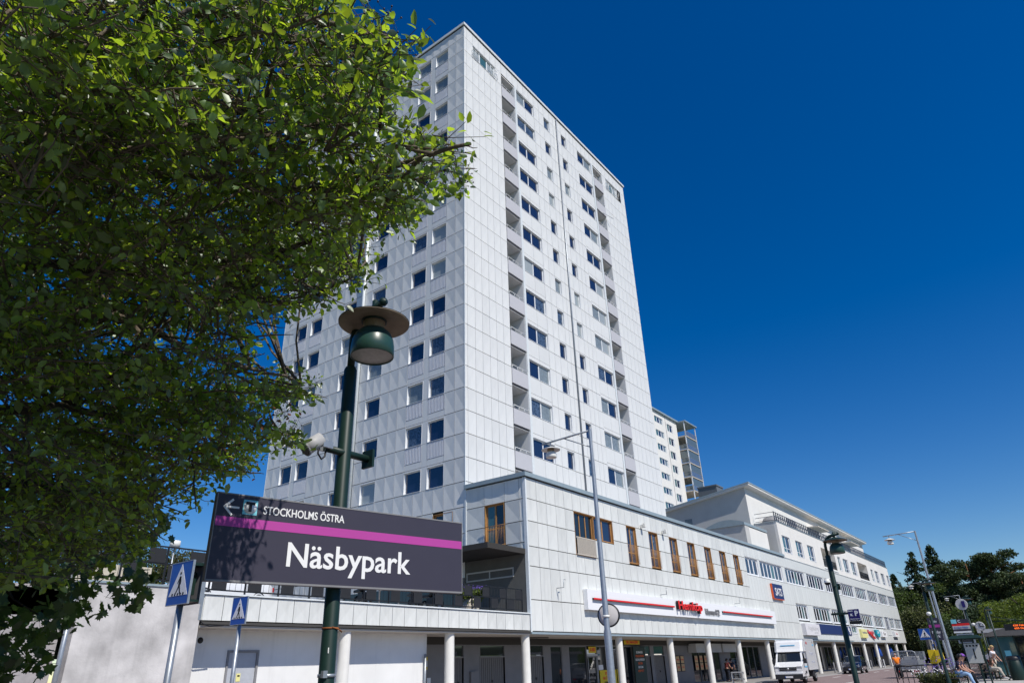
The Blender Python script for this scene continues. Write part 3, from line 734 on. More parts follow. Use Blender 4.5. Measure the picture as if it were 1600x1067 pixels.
# SATS cube sign
t = thing('gym_sign', 'square navy SATS sign with an orange side below the ribbon windows', 'shop sign', (72.65, PY-.35, 6.98))
MB().box((71.65,PY-.20,6.95),(74.85,PY-.02,8.35)).build('box', M_navy, t)
MB().box((71.60,PY-.20,6.93),(71.648,PY-.02,8.35)).box((71.65,PY-.20,6.90),(74.85,PY-.02,6.948)).build('side', M_orange, t)
text_fit('lettering','SATS',(72.3,7.25,74.35,7.98),PY-.215,M_signwhite,t,.01,.010,True)
t = thing('gym_banner', 'long navy banner with a small white SATS mark at its right end', 'banner', (85.6, PY-.1, 3.95))
MB().box((85.6,PY-.08,3.95),(101.2,PY-.01,4.98)).build('board', M_navy, t)
text('lettering','SA',.52,(100.1,PY-.085,4.68),FACE_Y,M_signwhite,t,.005,.03,1.3); text('lettering','TS',.52,(100.3,PY-.085,4.25),FACE_Y,M_signwhite,t,.005,.03,1.3)
s = flat_sign('shop_sign', 'pale grey square sign with thin lettering left of the navy banner', 'shop sign', 79.5,84.9,3.72,4.86,PY-.45,.44,mat('pale_sign',(.66,.65,.67),.6,.3))
text('lettering','Nagelsalong',.62,(82.4,PY-.456,4.42),FACE_Y,M_lgrey,s,.004,0,1.3); text('lettering','By Park',.3,(83.2,PY-.456,4.0),FACE_Y,M_lgrey,s,.004,0,1.5)
s = flat_sign('shop_sign', 'pale yellow square sign with small dark lettering on the white fascia', 'shop sign', 106.0,109.4,3.72,4.78,PY-.3,.29,M_paley)
text('lettering','Apotekaren',.42,(107.7,PY-.305,4.38),FACE_Y,M_grey,s,.004,.01,1.3)
s = thing('shop_sign', 'red script lettering with a red arrow on the white fascia', 'shop sign', (110,PY-.1,3.7))
text('lettering','Pizzeria',.75,(112.6,PY-.1,4.5),FACE_Y,mat('script_red',(.5,.12,.14),.6,.3),s,.04,.01,1.7)
MB().add([(111.3,PY-.25,4.35),(114.2,PY-.25,3.62),(114.4,PY-.25,3.78),(111.6,PY-.25,4.5),(111.3,PY-.02,4.35),(114.2,PY-.02,3.62),(114.4,PY-.02,3.78),(111.6,PY-.02,4.5)],[(0,1,2,3),(4,7,6,5),(0,4,5,1),(1,5,6,2),(2,6,7,3),(3,7,4,0)]).build('arrow', M_signred, s)
s = thing('shop_sign', 'teal shield shaped sign on the white fascia', 'shop sign', (115.3,PY-.3,3.9))
MB().prism([(115.3,4.84),(117.5,4.84),(117.9,4.3),(117.2,3.86),(116.2,4.05),(115.4,4.3)],PY-.3,PY-.01).build('board', M_teal, s)
text('lettering','24h',.4,(116.6,PY-.305,4.5),FACE_Y,M_signwhite,s,.004,.01,1.6)
s = flat_sign('shop_sign', 'white square sign with black lettering right of the teal sign', 'shop sign', 119.1,122.4,3.95,4.72,PY-.35,.34,M_signwhite)
text('lettering','K rt',.55,(120.8,PY-.355,4.36),FACE_Y,M_signblack,s,.004,.02,1.6)
s = flat_sign('shop_sign', 'white sign with faint red lines near the far end of the fascia', 'shop sign', 129.0,132.4,4.05,4.88,PY-.35,.34,M_signwhite)
text('lettering','Hälsa',.4,(130.6,PY-.355,4.5),FACE_Y,mat('script_red',(.5,.12,.14)),s,.004,0,1.6)
# wall lamps and brackets on the podium front
for i, x in enumerate((44.55, 48.0)):
    l = MB(); l.box((x,PY-.28,10.33),(x+.12,PY-.02,10.55)); l.box((x-.02,PY-.40,10.36),(x+.22,PY-.24,10.62))
    tag(l.build('facade_lamp', M_lampw), ('small white spotlight above the gap after the first timber window' if i == 0 else 'small white spotlight above the gap after the second timber window'), 'wall lamp', 'white spotlights above the timber windows')
for i, (x, z, lb) in enumerate(((33.3,5.6,'thin metal bracket on the white panels left of the fascia sign'),(46.5,5.95,'thin metal bracket standing above the left red line of the fascia'),(60.9,6.0,'thin metal bracket standing above the right red line of the fascia'))):
    l = MB(); l.tube([(x,PY-.02,z),(x,PY-.5,z),(x+.02,PY-.5,z+.42),(x+.2,PY-.5,z+.42)], .025, 5)
    tag(l.build('lamp_bracket', M_galv), lb, 'bracket', 'thin brackets on the shop front')
# ================================================================== TERRACE
def terrace():
    t = thing('terrace', 'raised white panelled terrace with white wall below and a metal door', 'terrace', (12.45, PY, 0))
    dk = MB(); dk.box((12.55, PY+.2, 3.36), (XT+.1, 60, 4.12)); dk.box((-30, PY+.35, 3.4), (12.55, 60, 4.12)); dk.build('deck', mat('deck_slab', (.20,.20,.20), .85, .2, var=.1, scale=1.5), t)
    items = []
    cells('R', PY, 12.5, 30.62, 3.36, 4.16, .70, 's', M_panel2, items)
    items.append(('L', (12.47, PY+.75, 3.36), .73, .8, 's', M_panel2)); items.append(('L', (12.47, PY+1.5, 3.36), .73, .8, 's', M_panel2))
    bk = MB(); bk.box((12.6,PY+.09,3.37),(30.6,PY+.19,4.14)); bk.build('backing', M_joint, t)
    place_panels(t, items)
    cp = MB(); cp.box((12.42, PY-.05, 4.165), (30.66, PY+.28, 4.22)); cp.box((12.5,PY-.01,3.26),(30.66,PY+.05,3.345),1); cp.build('edge_flashing', [M_roofw, M_joint], t)
    st = MB(); st.box((12.36,PY-.03,3.38),(12.46,PY+.05,4.32)); st.build('edge_strip', M_galv, t)
    wl = MB(); wl.box((12.6, 23.12, 0), (15-.78, 23.4, 3.17)); wl.box((15.42, 23.12, 0), (24.0, 23.4, 3.17)); wl.box((14.22, 23.12, 2.52), (15.42, 23.4, 3.17)); wl.box((24.0-.12,23.42,0),(24.0-.0,25.1,3.17))
    wl.build('wall', M_whitewall, t)
    d = MB(); d.box((14.28,23.14,0),(15.36,23.2,2.45)); do = d.build('metal_door', mat('door_paint', (.42,.44,.48), .5, .4, var=.06), t)
    f = MB(); f.box((14.2,23.09,0),(14.28,23.2,2.53)); f.box((15.36,23.09,0),(15.44,23.2,2.53)); f.box((14.28,23.09,2.45),(15.36,23.2,2.53)); f.build('door_frame', M_grey, do)
    s = MB(); s.box((14.66,23.125,1.55),(14.82,23.138,1.8)); s.box((14.70,23.12,1.70),(14.79,23.124,1.75),1); s.build('sticker', [M_paley, M_signblack], do)
    v = MB(); v.lathe((13.15,23.11,2.83),[(.001,-.02),(.09,-.02),(.1,.02)],14,0,'y'); v.build('vent', M_black, t)
    b = MB(); b.box((13.62,23.08,1.05),(13.7,23.12,1.3)); b.build('lock_box', M_black, t)
    c = MB(); c.tube([(12.42,PY,3.42),(12.55,PY,3.27),(12.8,PY-.02,3.2),(13.3,PY-.02,3.24)], .02, 6); c.build('cable', M_black, t)
    e = MB(); e.tube([(23.8,23.0,0),(23.8,23.0,2.35)], .05, 8); e.build('corner_guard', M_galv, t)
terrace()
def railing(name, label, x0, x1, y, z0, step=1.3, panels=True, seed=1, ax='x'):
    t = thing(name, label, 'railing', (x0, y, z0)); rr = random.Random(seed)
    n = max(1, round((x1-x0)/step)); w = (x1-x0)/n
    rl = MB()
    for z in (.10, .60, 1.12): rl.box((x0, y-.02, z0+z), (x1, y+.02, z0+z+.045))
    rl.build('rail', M_black, t)
    for i in range(n+1):
        p = MB(); p.box((x0+i*w-.025,y-.025,z0),(x0+i*w+.025,y+.025,z0+1.12)); p.build('post', M_black, t)
    vb = MB()
    for i in range(int((x1-x0)/.22)):
        x = x0+i*.22+.1; vb.tube([(x,y,z0+.12),(x,y,z0+1.12)], .007, 4)
    stuff(vb.build('baluster', M_black, t))
    if panels:
        for i in range(n):
            for j in range(2):
                xx = x0+i*w+j*w/2+.08; up = (i*2+j) % 2
                s = MB(); s.box((xx, y-.035, z0+(.64 if up else .14)), (xx+w/2-.14, y-.022, z0+(1.08 if up else .58)))
                s.build('infill_panel', M_screen, t)
    return t
railing('terrace_railing', 'black metal railing with dark square infill panels along the terrace edge under the big sign', 12.7, 30.3, PY+.22, 4.22, 1.36)
railing('terrace_railing', 'black metal railing with dark panels on top of the bare concrete wall at left', 4.34, 12.5, PY+.25, 4.40, 1.36, seed=4)

# canopy over the terrace entrance
t = thing('entrance_canopy', 'dark flat canopy with folded edge over the terrace entrance', 'canopy', (27.4, 22.2, 7.2))
MB().box((27.4,22.25,7.42),(XT-.03,28.6,7.5)).box((27.4,22.25,7.22),(27.46,28.6,7.42)).box((27.46,22.25,7.22),(XT-.03,22.31,7.42)).build('roof_slab', M_beam, t)
MB().box((27.46,22.31,7.26),(XT-.03,28.6,7.34)).build('underside', mat('canopy_underside', (.05,.048,.045), .7, .3), t)
MB().lathe((28.2,25.2,7.2),[(.001,0),(.12,0),(.12,.06)],12).build('downlight', M_lampw, t)
# dark glazed ground floor of the tower on the terrace
t = thing('entrance_hall', 'dark glazed ground floor of the tower behind the terrace railing', 'entrance hall', (XT+.5, 26.6, 4.2))
for i in range(12):
    y = 26.7+i*1.75
    MB().box((XT-.06, y+.05, 4.3), (XT-.03, y+1.7, 6.3)).build('glass_panel', M_gdark, t)
    MB().box((XT-.1, y-.05, 4.2), (XT-.02, y+.05, 6.4)).build('mullion', M_grey, t)

# concrete wall at the left
t = thing('concrete_wall', 'bare stained concrete retaining wall left of the white terrace', 'wall', (8.7, PY, 0))
MB().box((8.75, PY-.02, 0), (12.42, PY+.32, 4.30)).build('wall_slab', M_concrete, t)
MB().box((8.7, PY-.06, 4.30), (12.42, PY+.36, 4.36)).build('coping', M_cap, t)
MB().box((-30, PY+.35, 0), (8.55, PY+.7, 4.2)).build('side_slab', mat('concrete_side', (.35,.33,.33), .85, .2, var=.15, bump=.2, streak=.15), t)
MB().tube([(8.55,PY-.08,0),(8.55,PY-.08,4.3)], .07, 8).build('downpipe', M_galv, t)

# planter with lavender, things on the terrace
t = thing('planter', 'pale round planter of lavender behind the terrace railing near the white panels', 'planter', (27.0, PY+1.0, 4.12))
MB().lathe((27.0,PY+1.0,4.12),[(.42,0),(.55,.65),(.50,.65),(.48,.55),(.001,.55)],18).build('pot', mat('pale_planter', (.50,.46,.40), .8, .2), t)
def tuft(parent, name, c, r, h, n, m, size=.08, seed=0, spread=.5, offp=None):
    g = np.random.default_rng(seed); mb = MB()
    for i in range(n):
        a = g.uniform(0, 2*math.pi); q = math.sqrt(g.uniform(0,1))*r; z = g.uniform(.0,1)*h
        p = Vector((c[0]+math.cos(a)*q*(1+.4*z/h), c[1]+math.sin(a)*q*(1+.4*z/h), c[2]+z))
        d = Vector((g.normal(),g.normal(),g.normal()+.8)).normalized()*size; e = d.orthogonal().normalized()*size*.35
        mb.add([p-e*.3, p+d*.5-e, p+d, p+d*.5+e], [(0,1,2,3)])
    return mb.build(name, m, parent, fix=False)
tuft(t, 'foliage', (27.0,PY+1.0,4.60), .55, .62, 1500, L_bright, .15, 3)
tuft(t, 'flowers', (27.0,PY+1.0,5.12), .62, .30, 260, L_lav, .08, 4)

# ================================================================== UPPER WHITE BLOCK
def upper():
    X0, X1 = 78.1, 139.45
    t = thing('upper_apartment_block', 'white stucco apartment storey with roof terrace set on top of the shopping building', 'apartment block', (X0, PY, 11.5))
    holes = [(95.3,102.0,11.95,14.3),(115.4,121.9,11.95,14.3)]
    wins = [(79.1,82.0),(84.1,86.8),(88.9,91.7),(103.4,104.9),(106.4,109.3),(111.0,113.9),(124.3,126.0),(127.4,130.0),(132.2,134.9),(136.9,139.0)]
    # front wall as piers and bands, openings left free
    fr = MB(); ops = sorted([(a,b,12.1,13.98) for a,b in wins]+holes)
    x = X0
    for a, b, z0, z1 in ops:
        fr.box((x,PY-.0,11.54),(a,PY+.3,15.3)); fr.box((a,PY,11.54),(b,PY+.3,z0)); fr.box((a,PY,z1),(b,PY+.3,15.3)); x = b
    fr.box((x,PY,11.54),(X1,PY+.3,15.3)); fr.build('front_wall', M_stucco, t)
    bw = MB(); bw.box((X0,PY+.3,11.54),(X0+.3,34,15.3)); bw.box((X1-.3,PY+.3,11.54),(X1,34,15.3)); bw.box((X0+.3,33.7,11.54),(X1-.3,34,15.3)); bw.build('side_wall', M_stuccoshade, t)  # darkened stucco paints in the dimmer side light
    for a, b, z0, z1 in holes:
        ib = MB(); ib.box((a-.1,PY+2.2,z0-.2),(b+.1,PY+2.3,z1+.2)); ib.box((a-.2,PY+.3,z0-.3),(a,PY+2.2,z1+.2)); ib.box((b,PY+.3,z0-.3),(b+.2,PY+2.2,z1+.2)); ib.box((a-.2,PY+.3,z1),(b+.2,PY+2.2,z1+.1)); ib.box((a,PY+.3,z0-.1),(b,PY+2.2,z0)); ib.build('loggia', M_stucco, t)
    for a, b, z0, z1 in holes:
        r = MB()
        for z in (.05,.35,.7,1.0): r.box((a,PY+.08,z0+z),(b,PY+.12,z0+z+.05))
        for i in range(16): xx = a+(b-a)*i/15; r.box((xx-.03,PY+.07,z0),(xx+.03,PY+.13,z0+1.05))
        for i in range(15): xx = a+(b-a)*i/15; r.add([(xx,PY+.1,z0+.1),(xx+.06,PY+.1,z0+.1),(xx+(b-a)/15,PY+.1,z0+1),(xx+(b-a)/15-.06,PY+.1,z0+1)],[(0,1,2,3)])
        r.build('loggia_railing', M_black, t)
        MB().box((a+1.2,PY+2.14,z0),(b-1.5,PY+2.2,z1-.25)).build('loggia_door', M_gdark, t)
        MB().box((a-.15,PY-.06,z0-.28),(b+.15,PY+.02,z0-.18)).build('ledge', M_roofw, t)
    for a, b in wins:
        window(t, 'R', PY, a, b, 12.1, 13.98, 2 if b-a > 2 else 1, [M_gteal, M_gsky], M_white, depth=.2, fw_=.1, bar=.55)
    rf = MB(); rf.box((X0-.05,PY-.05,15.3),(X1+.05,34.1,15.36)); rf.build('roof_deck', M_cap, t)
    # roof terrace railing
    r = MB(); z = 15.36
    for zz in (.12,.55,1.0): r.box((X0+.1,PY+.1,z+zz),(X1,PY+.15,z+zz+.05)); r.box((X0+.1,PY+.1,z+zz),(X0+.15,24.4,z+zz+.05))
    for i in range(80):
        xx = X0+.1+(X1-X0-.2)*i/79; r.box((xx-.04,PY+.08,z),(xx+.04,PY+.17,z+1.08))
        if i < 79:
            w = (X1-X0-.2)/79
            for s in ((0,w),(w,0)): r.add([(xx+s[0],PY+.12,z+.14),(xx+s[0]+.07,PY+.12,z+.14),(xx+s[1]+.07,PY+.12,z+1.0),(xx+s[1],PY+.12,z+1.0)],[(0,1,2,3)])
    r.build('roof_railing', mat('railing_bluegrey', (.05,.06,.09), .5, .4), t)
    MB().lathe((81.2,23.6,15.36),[(.9,0),(.95,.5),(.7,.95),(.001,1.15)],16).build('roof_vent', M_grey, t)
    # penthouse
    p0, p1, py0, py1 = 77.15, 136.5, 24.6, 39.5
    sl = -.139*(py1-py0)
    w = MB(); w.prism([(py0,11.5),(py1,11.5),(py1,19.35+sl),(py0,19.35)],p0,p1,0,'yz'); po = w.build('penthouse', M_stucco, t)
    w = MB(); w.prism([(py0+.02,11.5),(py1,11.5),(py1,19.34+sl),(py0+.02,19.34)],p0-.012,p0-.001,0,'yz'); w.build('gable_shade', M_stuccoshade, po)  # added sheet, its grey paints the weak grazing sun on the gable
    w = MB(); q = -.139
    w.prism([(py0-.7,19.36-q*-.7*-1),(py1+.5,19.36+sl+q*.5),(py1+.5,19.54+sl+q*.5),(py0-.7,19.54+.097)],p0-.55,p1+.5,0,'yz'); w.prism([(py0-.75,19.545+.1),(py1+.55,19.545+sl+q*.5),(py1+.55,19.70+sl+q*.5),(py0-.75,19.70+.1)],p0-.6,p1+.55,1,'yz'); w.build('roof', [M_stucco, M_cap], po)
    w = MB(); w.box((91.9,py0-.02,15.4),(95.6,py0+.0,17.95)); w.build('louvre', M_grey, po)
    w = MB(); w.box((p0-.03,31.4,16.0),(p0-.012,32.3,16.8)); w.build('small_window', M_gblind2, po)
    for i in range(6):
        x = 101+i*6.1; m_ = MB(); m_.box((x,25.0,19.72),(x+1.6,25.3,20.15)); m_.build('roof_fitting', M_black, po)
    for a in (101.0,120.0): MB().box((a,py0-1.5,17.8),(a+6,py0-.02,17.95)).build('awning', M_soffit, po)
    # small round-roofed block in front
    s = MB()
    n = 12; poly = [(23.05,11.5)]+[(23.05,13.9)]+[(23.05+4.4*i/n, 13.9+.62*math.sin(math.pi*(.15+.85*i/n))) for i in range(n+1)]+[(27.45,11.5)]
    s.prism(poly, 70.2, 71.4, 0, 'yz'); s.build('stair_head', M_stuccoshade, t)  # same darkened stucco as the side walls, shade in the colour
    poly2 = [(23.0,14.0)]+[(23.0+4.5*i/n, 14.02+.66*math.sin(math.pi*(.12+.88*i/n))) for i in range(n+1)]+[(27.5,14.0)]
    MB().prism([(a,b+.05) for a,b in poly2], 70.05, 77.1, 0, 'yz').build('stair_head_roof', M_cap, t)
    MB().box((71.4,23.05,11.5),(77.1,27.4,13.95)).build('stair_head_side', M_stucco, t)
upper()
tag(MB().box((97.9,35.3,19.9),(100.5,38.2,25.1)).box((97.8,35.2,25.1),(100.6,38.3,25.3)).build('roof_ventilation_box', mat('zinc', (.13,.14,.15), .5, .4)), 'dark grey metal ventilation box on the penthouse roof beside the far tower', 'ventilation box')

# ================================================================== FAR TOWER
def fartower():
    X1, Y0 = 131.7, 54.0
    t = thing('distant_tower', 'distant white tower with glazed corner balconies behind the panelled tower', 'apartment tower', (X1, Y0, 0))
    zt = 48.0; bands = []
    wins3 = (120.9,124.8); wins2 = (126.7,129.3)
    core = MB(); core.box((104,Y0+.3,0),(X1,Y0+20,zt)); 
    # front wall built round the openings
    opz = []
    z = 47.1
    for a, b in ((104,120.9),(124.8,126.7),(129.3,X1)): core.box((a,Y0,0),(b,Y0+.3,zt))
    def col(a, b, top, h):
        prev = zt
        for i in range(9):
            z1 = top-2.93*i; z0 = z1-h; core.box((a,Y0,z1),(b,Y0+.3,prev)); prev = z0
            window(t, 'R', Y0, a, b, z0, z1, 3 if b-a > 3 else 2, [M_gteal, M_gsky, M_gblind2], M_white, depth=.2, fw_=.12)
        core.box((a,Y0,0),(b,Y0+.3,prev))
    col(*wins3, 47.0, 1.35); col(*wins2, 46.6, 1.6)
    core.build('wall', M_stucco, t)
    MB().box((103.5,Y0-.4,zt),(X1+.4,Y0+20.4,zt+.35)).build('roof', M_cap, t)
    MB().box((126.0,Y0-.02,20),(126.15,Y0+.0,zt)).build('joint', M_grey, t)
    bx0, bx1, by0 = X1+.02, X1+6.0, Y0-1.8
    MB().box((bx0-.1,by0-.3,zt-.1),(bx1+.3,Y0+3,zt+.15)).build('balcony_roof', M_cap, t)
    for i in range(8):
        z = 44.85-2.93*i
        b = MB(); b.box((bx0,by0,z-.18),(bx1,Y0+2.5,z)); bo = b.build('balcony', M_soffit, t)
        r = MB()
        for zz in (.08,.55,1.05): r.box((bx0,by0+.02,z+zz),(bx1,by0+.06,z+zz+.05)); r.box((bx0+.01,by0,z+zz),(bx0+.06,Y0,z+zz+.05))
        for k in range(15): xx = bx0+(bx1-bx0)*k/14; r.box((xx-.03,by0,z),(xx+.03,by0+.06,z+1.1))
        r.build('railing', M_grey, bo)
        if i in (1,2,3,4,6,7):
            g = MB(); g.box((bx0+.1,by0+.1,z+1.15),(bx1-.2,by0+.12,z+2.6)); g.box((bx0+.06,by0+.2,z+.1),(bx0+.08,Y0-.1,z+(2.6 if i in (2,3,6) else 1.0))); g.build('glazing', M_gbal, bo)
    c = MB()
    for x in (bx0+.1, bx1-.15): c.box((x-.08,by0+.02,20),(x+.08,by0+.18,zt-.1))
    c.build('corner_post', M_white, t)
    MB().box((bx0,Y0+2.5,20),(bx1-.5,Y0+2.7,zt-.2)).build('balcony_back_wall', M_stucco, t)
fartower()

# ================================================================== STREET FURNITURE
def bell(mb, c, r_hat, m_hat, m_dome, m_lens, m_neck, k=1.0):
    """hat, neck, dome and lens of the street lamp, hanging from c"""
    x, y, z = c
def park_lamp(loc, label, h=4.9, brk=True, group='green street lamps along the footpath', arm=.29, r=.070):
    t = local(thing('street_lamp', label, 'street lamp', loc, group=group))
    z1 = h-.70
    MB().lathe((0,0,0),[(r*1.4,0),(r*1.4,.5),(r*1.04,.56),(r,z1),(r*.8,z1+.03)],20).build('post', M_green, t)
    pts = [(0,0,z1),(0,0,h-.42)]
    for i in range(1, 9):
        a = math.pi/2*i/8; pts.append((0,-.24*(1-math.cos(a)),h-.42+.27*math.sin(a)))
    pts.append((0,-arm-.10,h-.11))
    MB().tube(pts, r*.58, 12).lathe((0,-arm-.11,h-.11),[(.001,-.04),(.036,-.026),(.045,0),(.036,.026),(.001,.04)],10,0,'y').build('arm', M_green, t)
    y = -arm; zh = h-.30
    MB().tube([(0,y,zh+.08),(0,y,h-.06)], .03, 8).build('hanger', M_green, t)
    MB().lathe((0,y,zh),[(.325,.0),(.327,-.010),(.20,.014),(.13,.022),(.001,.022)],40,1).lathe((0,y,zh),[(.001,.10),(.06,.095),(.20,.055),(.329,.004)],40,0).lathe((0,y,zh),[(.105,.02),(.105,.004),(.118,.004),(.118,.02)],30,0).build('hat', [M_green, M_hat], t)
    MB().lathe((0,y,zh),[(.104,.02),(.100,-.02),(.088,-.085)],24).build('neck', M_hat, t)
    MB().lathe((0,y,zh),[(.001,-.055),(.06,-.06),(.12,-.08),(.165,-.125),(.190,-.19),(.197,-.25),(.197,-.345),(.190,-.35),(.187,-.34)],36).build('dome', M_dome, t)
    MB().lathe((0,y,zh),[(.001,-.34),(.10,-.342),(.13,-.338),(.188,-.336)],36).build('lens', M_lens, t)
    if brk:
        b = MB(); b.tube([(-.22,-.02,h-1.5),(.27,-.02,h-1.5)], .032, 10); b.box((.25,-.09,h-1.58),(.275,.05,h-1.42)); b.build('crossbar', M_green, t)
    return t
main = park_lamp((3.70,4.62,0), 'nearest green street lamp with brown hat shade carrying the big dark station sign', r=.060)
# floodlight on the crossbar
t = thing('floodlight', 'white cylindrical floodlight pointing down on the crossbar of the nearest street lamp', 'floodlight', (3.36,4.6,3.38))
ax = Vector((-.70,.25,-.62)).normalized(); c0 = Vector((3.42,4.56,3.47))
MB().tube([c0+ax*.02, c0+ax*.19], [.058,.064], 18).build('housing', mat('floodlight_shell', (.38,.38,.38), .5, .3), t)
MB().tube([c0+ax*.175, c0+ax*.195], [.068,.068], 18).tube([c0+ax*.19, c0+ax*.20],[.060,.060],18,1).build('rim', [M_grey, M_black], t)
for yy in (4.52,4.63): MB().box((3.40,yy,3.38),(3.50,yy+.02,3.44)).build('bracket', M_galv, t)
MB().tube([(3.46,4.56,3.38),(3.45,4.56,3.31),(3.42,4.56,3.28),(3.38,4.56,3.32),(3.38,4.56,3.40)], .008, 6).build('cable', M_black, t)
# clamps on the post
t = thing('post_clamp', 'rusty wire clamp round the lamp post below the big sign', 'clamp', (3.70,4.62,1.95))
MB().lathe((3.70,4.62,1.98),[(.061,-.006),(.066,-.006),(.066,.006),(.061,.006)],20).tube([(3.67,4.56,1.985),(3.73,4.55,1.97),(3.76,4.55,1.95)], .006, 5).build('band', mat('rust', (.22,.08,.03), .8, .2, var=.3, scale=30), t)
t = thing('post_sticker', 'small torn pale sticker on the lamp post below the rusty clamp', 'sticker', (3.64,4.56,1.82))
MB().box((3.655,4.570,1.80),(3.675,4.572,1.84)).build('paper', M_lampw, t)
t = thing('post_clamp', 'steel band clamp round the lamp post at the bottom edge of the picture', 'clamp', (3.70,4.62,1.64))
MB().lathe((3.70,4.62,1.645),[(.061,-.012),(.069,-.012),(.069,.012),(.061,.012)],20).box((3.62,4.56,1.63),(3.66,4.59,1.68)).build('band', M_galv, t)

# ---- the station sign
SA = Vector((2.64,4.70,0)); SB = Vector((4.85,4.25,0)); sv = (SB-SA); SL = sv.length; srz = math.atan2(sv.y, sv.x)
def station_sign():
    t = local(thing('station_sign', 'large charcoal station sign with magenta stripe reading Näsbypark on the nearest lamp post', 'station sign', (SA.x, SA.y, 2.285), srz))
    H = .605
    MB().box((0,0,0),(SL,.05,H)).build('board', M_signgrey, t)
    MB().box((-.004,-.003,-.014),(SL+.004,.053,0)).box((-.004,-.003,H),(SL+.004,.053,H+.010)).box((-.008,-.003,-.01),(0,.053,H+.01)).box((SL,-.003,-.01),(SL+.006,.053,H+.01)).build('frame', M_grey, t)
    MB().box((.004,-.002,.372),(SL-.002,0,.441)).build('stripe', M_magenta, t)
    fr = (R(90),0,0)
    def tx(n, s, size, x, z, m, b, sx, al='LEFT', y=-.0022):
        o = text(n, s, size, (0,0,0), None, m, None, .0008, b, sx, al); o.parent = t; o.location = (x, y, z); o.rotation_euler = fr; return o
    text_fit('lettering', 'STOCKHOLMS ÖSTRA', (.350,.486,1.036,.562), -.0022, M_signwhite, t, .0008, .014)
    text_fit('lettering', 'Näsbypark', (.575,.060,1.698,.297), -.0022, M_signwhite, t, .0008, .015)
    # arrow
    a = MB(); y0, y1 = -.0022, -.0008; cx, cz = .052, .513
    def bar(p, q, w):
        p = Vector((p[0],0,p[1])); q = Vector((q[0],0,q[1])); d = (q-p).normalized(); n = Vector((-d.z,0,d.x))*w/2
        vs = [p+n, q+n, q-n, p-n]; a.add([(v.x,y0,v.z) for v in vs]+[(v.x,y1,v.z) for v in vs], [(0,1,2,3),(0,4,5,1),(1,5,6,2),(2,6,7,3),(3,7,4,0)])
    bar((cx,cz),(cx+.112,cz),.015); bar((cx-.003,cz-.004),(cx+.062,cz+.058),.016); bar((cx-.003,cz+.004),(cx+.062,cz-.058),.016)
    a.build('arrow', M_signwhite, t)
    MB().box((.190,-.002,.470),(.300,0,.580)).build('metro_tile', M_cyan, t)
    MB().lathe((.245,0,.525),[(.001,-.0035),(.050,-.0035),(.050,-.0021)],32,0,'y').build('metro_disc', M_signwhite, t)
    tx('metro_letter', 'T', .088, .245, .525, M_signblack, .006, 1.15, 'CENTER', -.0045)
    b = MB()
    for z in (.10,.50): b.box((.85,.05,z-.02),(1.25,.085,z+.02))
    b.build('fixing_rail', M_galv, t)
    return t
station_sign()

park_lamp((21.27,4.79,0), 'green street lamp carrying the purple parking sign in front of the shops', 4.9)
t = thing('surveillance_camera', 'white dome camera on the green lamp post with the parking sign', 'camera', (21.25,4.75,3.6))
MB().lathe((21.15,4.93,3.52),[(.001,.08),(.06,.07),(.085,.02),(.085,-.02)],16).lathe((21.15,4.93,3.50),[(.08,0),(.07,-.04),(.001,-.07)],16,1).tube([(21.15,4.93,3.59),(21.27,4.82,3.60)],.02,6).build('housing', [M_lampw, M_black], t)
t = thing('parking_sign', 'dark purple parking sign with a big white P hanging from the green lamp post', 'parking sign', (21.15,4.2,2.4))
MB().box((21.10,4.29,2.49),(21.14,4.57,2.77)).build('board', mat('sign_purple',(.020,.012,.13),.4,.4,var=0), t)
MB().box((21.08,4.28,2.40),(21.16,4.58,2.482)).build('display', M_black, t)
text('lettering','P',.17,(21.095,4.365,2.66),FACE_X,M_signwhite,t,.001,.008,1.0)
text('lettering','Entré',.05,(21.095,4.50,2.73),FACE_X,M_signwhite,t,.001,.002,1.0); text('lettering','K',.08,(21.095,4.49,2.63),FACE_X,M_signwhite,t,.001,.004,1.2)
text('lettering','Näsby Park Centrum',.028,(21.095,4.43,2.53),FACE_X,M_signwhite,t,.001,.001,1.0)
MB().box((21.15,4.35,2.66),(21.30,5.02,2.71)).build('bracket', M_green, t)
for i, (x, y, h, lb) in enumerate(((39.5,4.95,4.95,'green street lamp overlapping the tall bare mast, second beyond the parking sign lamp'),(54.5,4.80,4.95,'green street lamp beside the round white disc above the bus stop'),(69.5,4.80,4.9,'small distant green street lamp right of the round clock'),(96,4.5,4.9,'farthest green street lamp against the bright shrub'))):
    park_lamp((x,y,0), lb, h)
for i, (x, y, z, lb) in enumerate(((39.4,4.9,3.3,'white dome camera on the second green lamp post'),(54.4,4.5,3.15,'white dome camera low on the lamp post by the bus stop'))):
    tag(MB().lathe((x-.15,y+.05,z),[(.001,.09),(.08,.07),(.11,.0),(.09,-.06),(.001,-.10)],14).build('surveillance_camera', M_lampw), lb, 'camera')

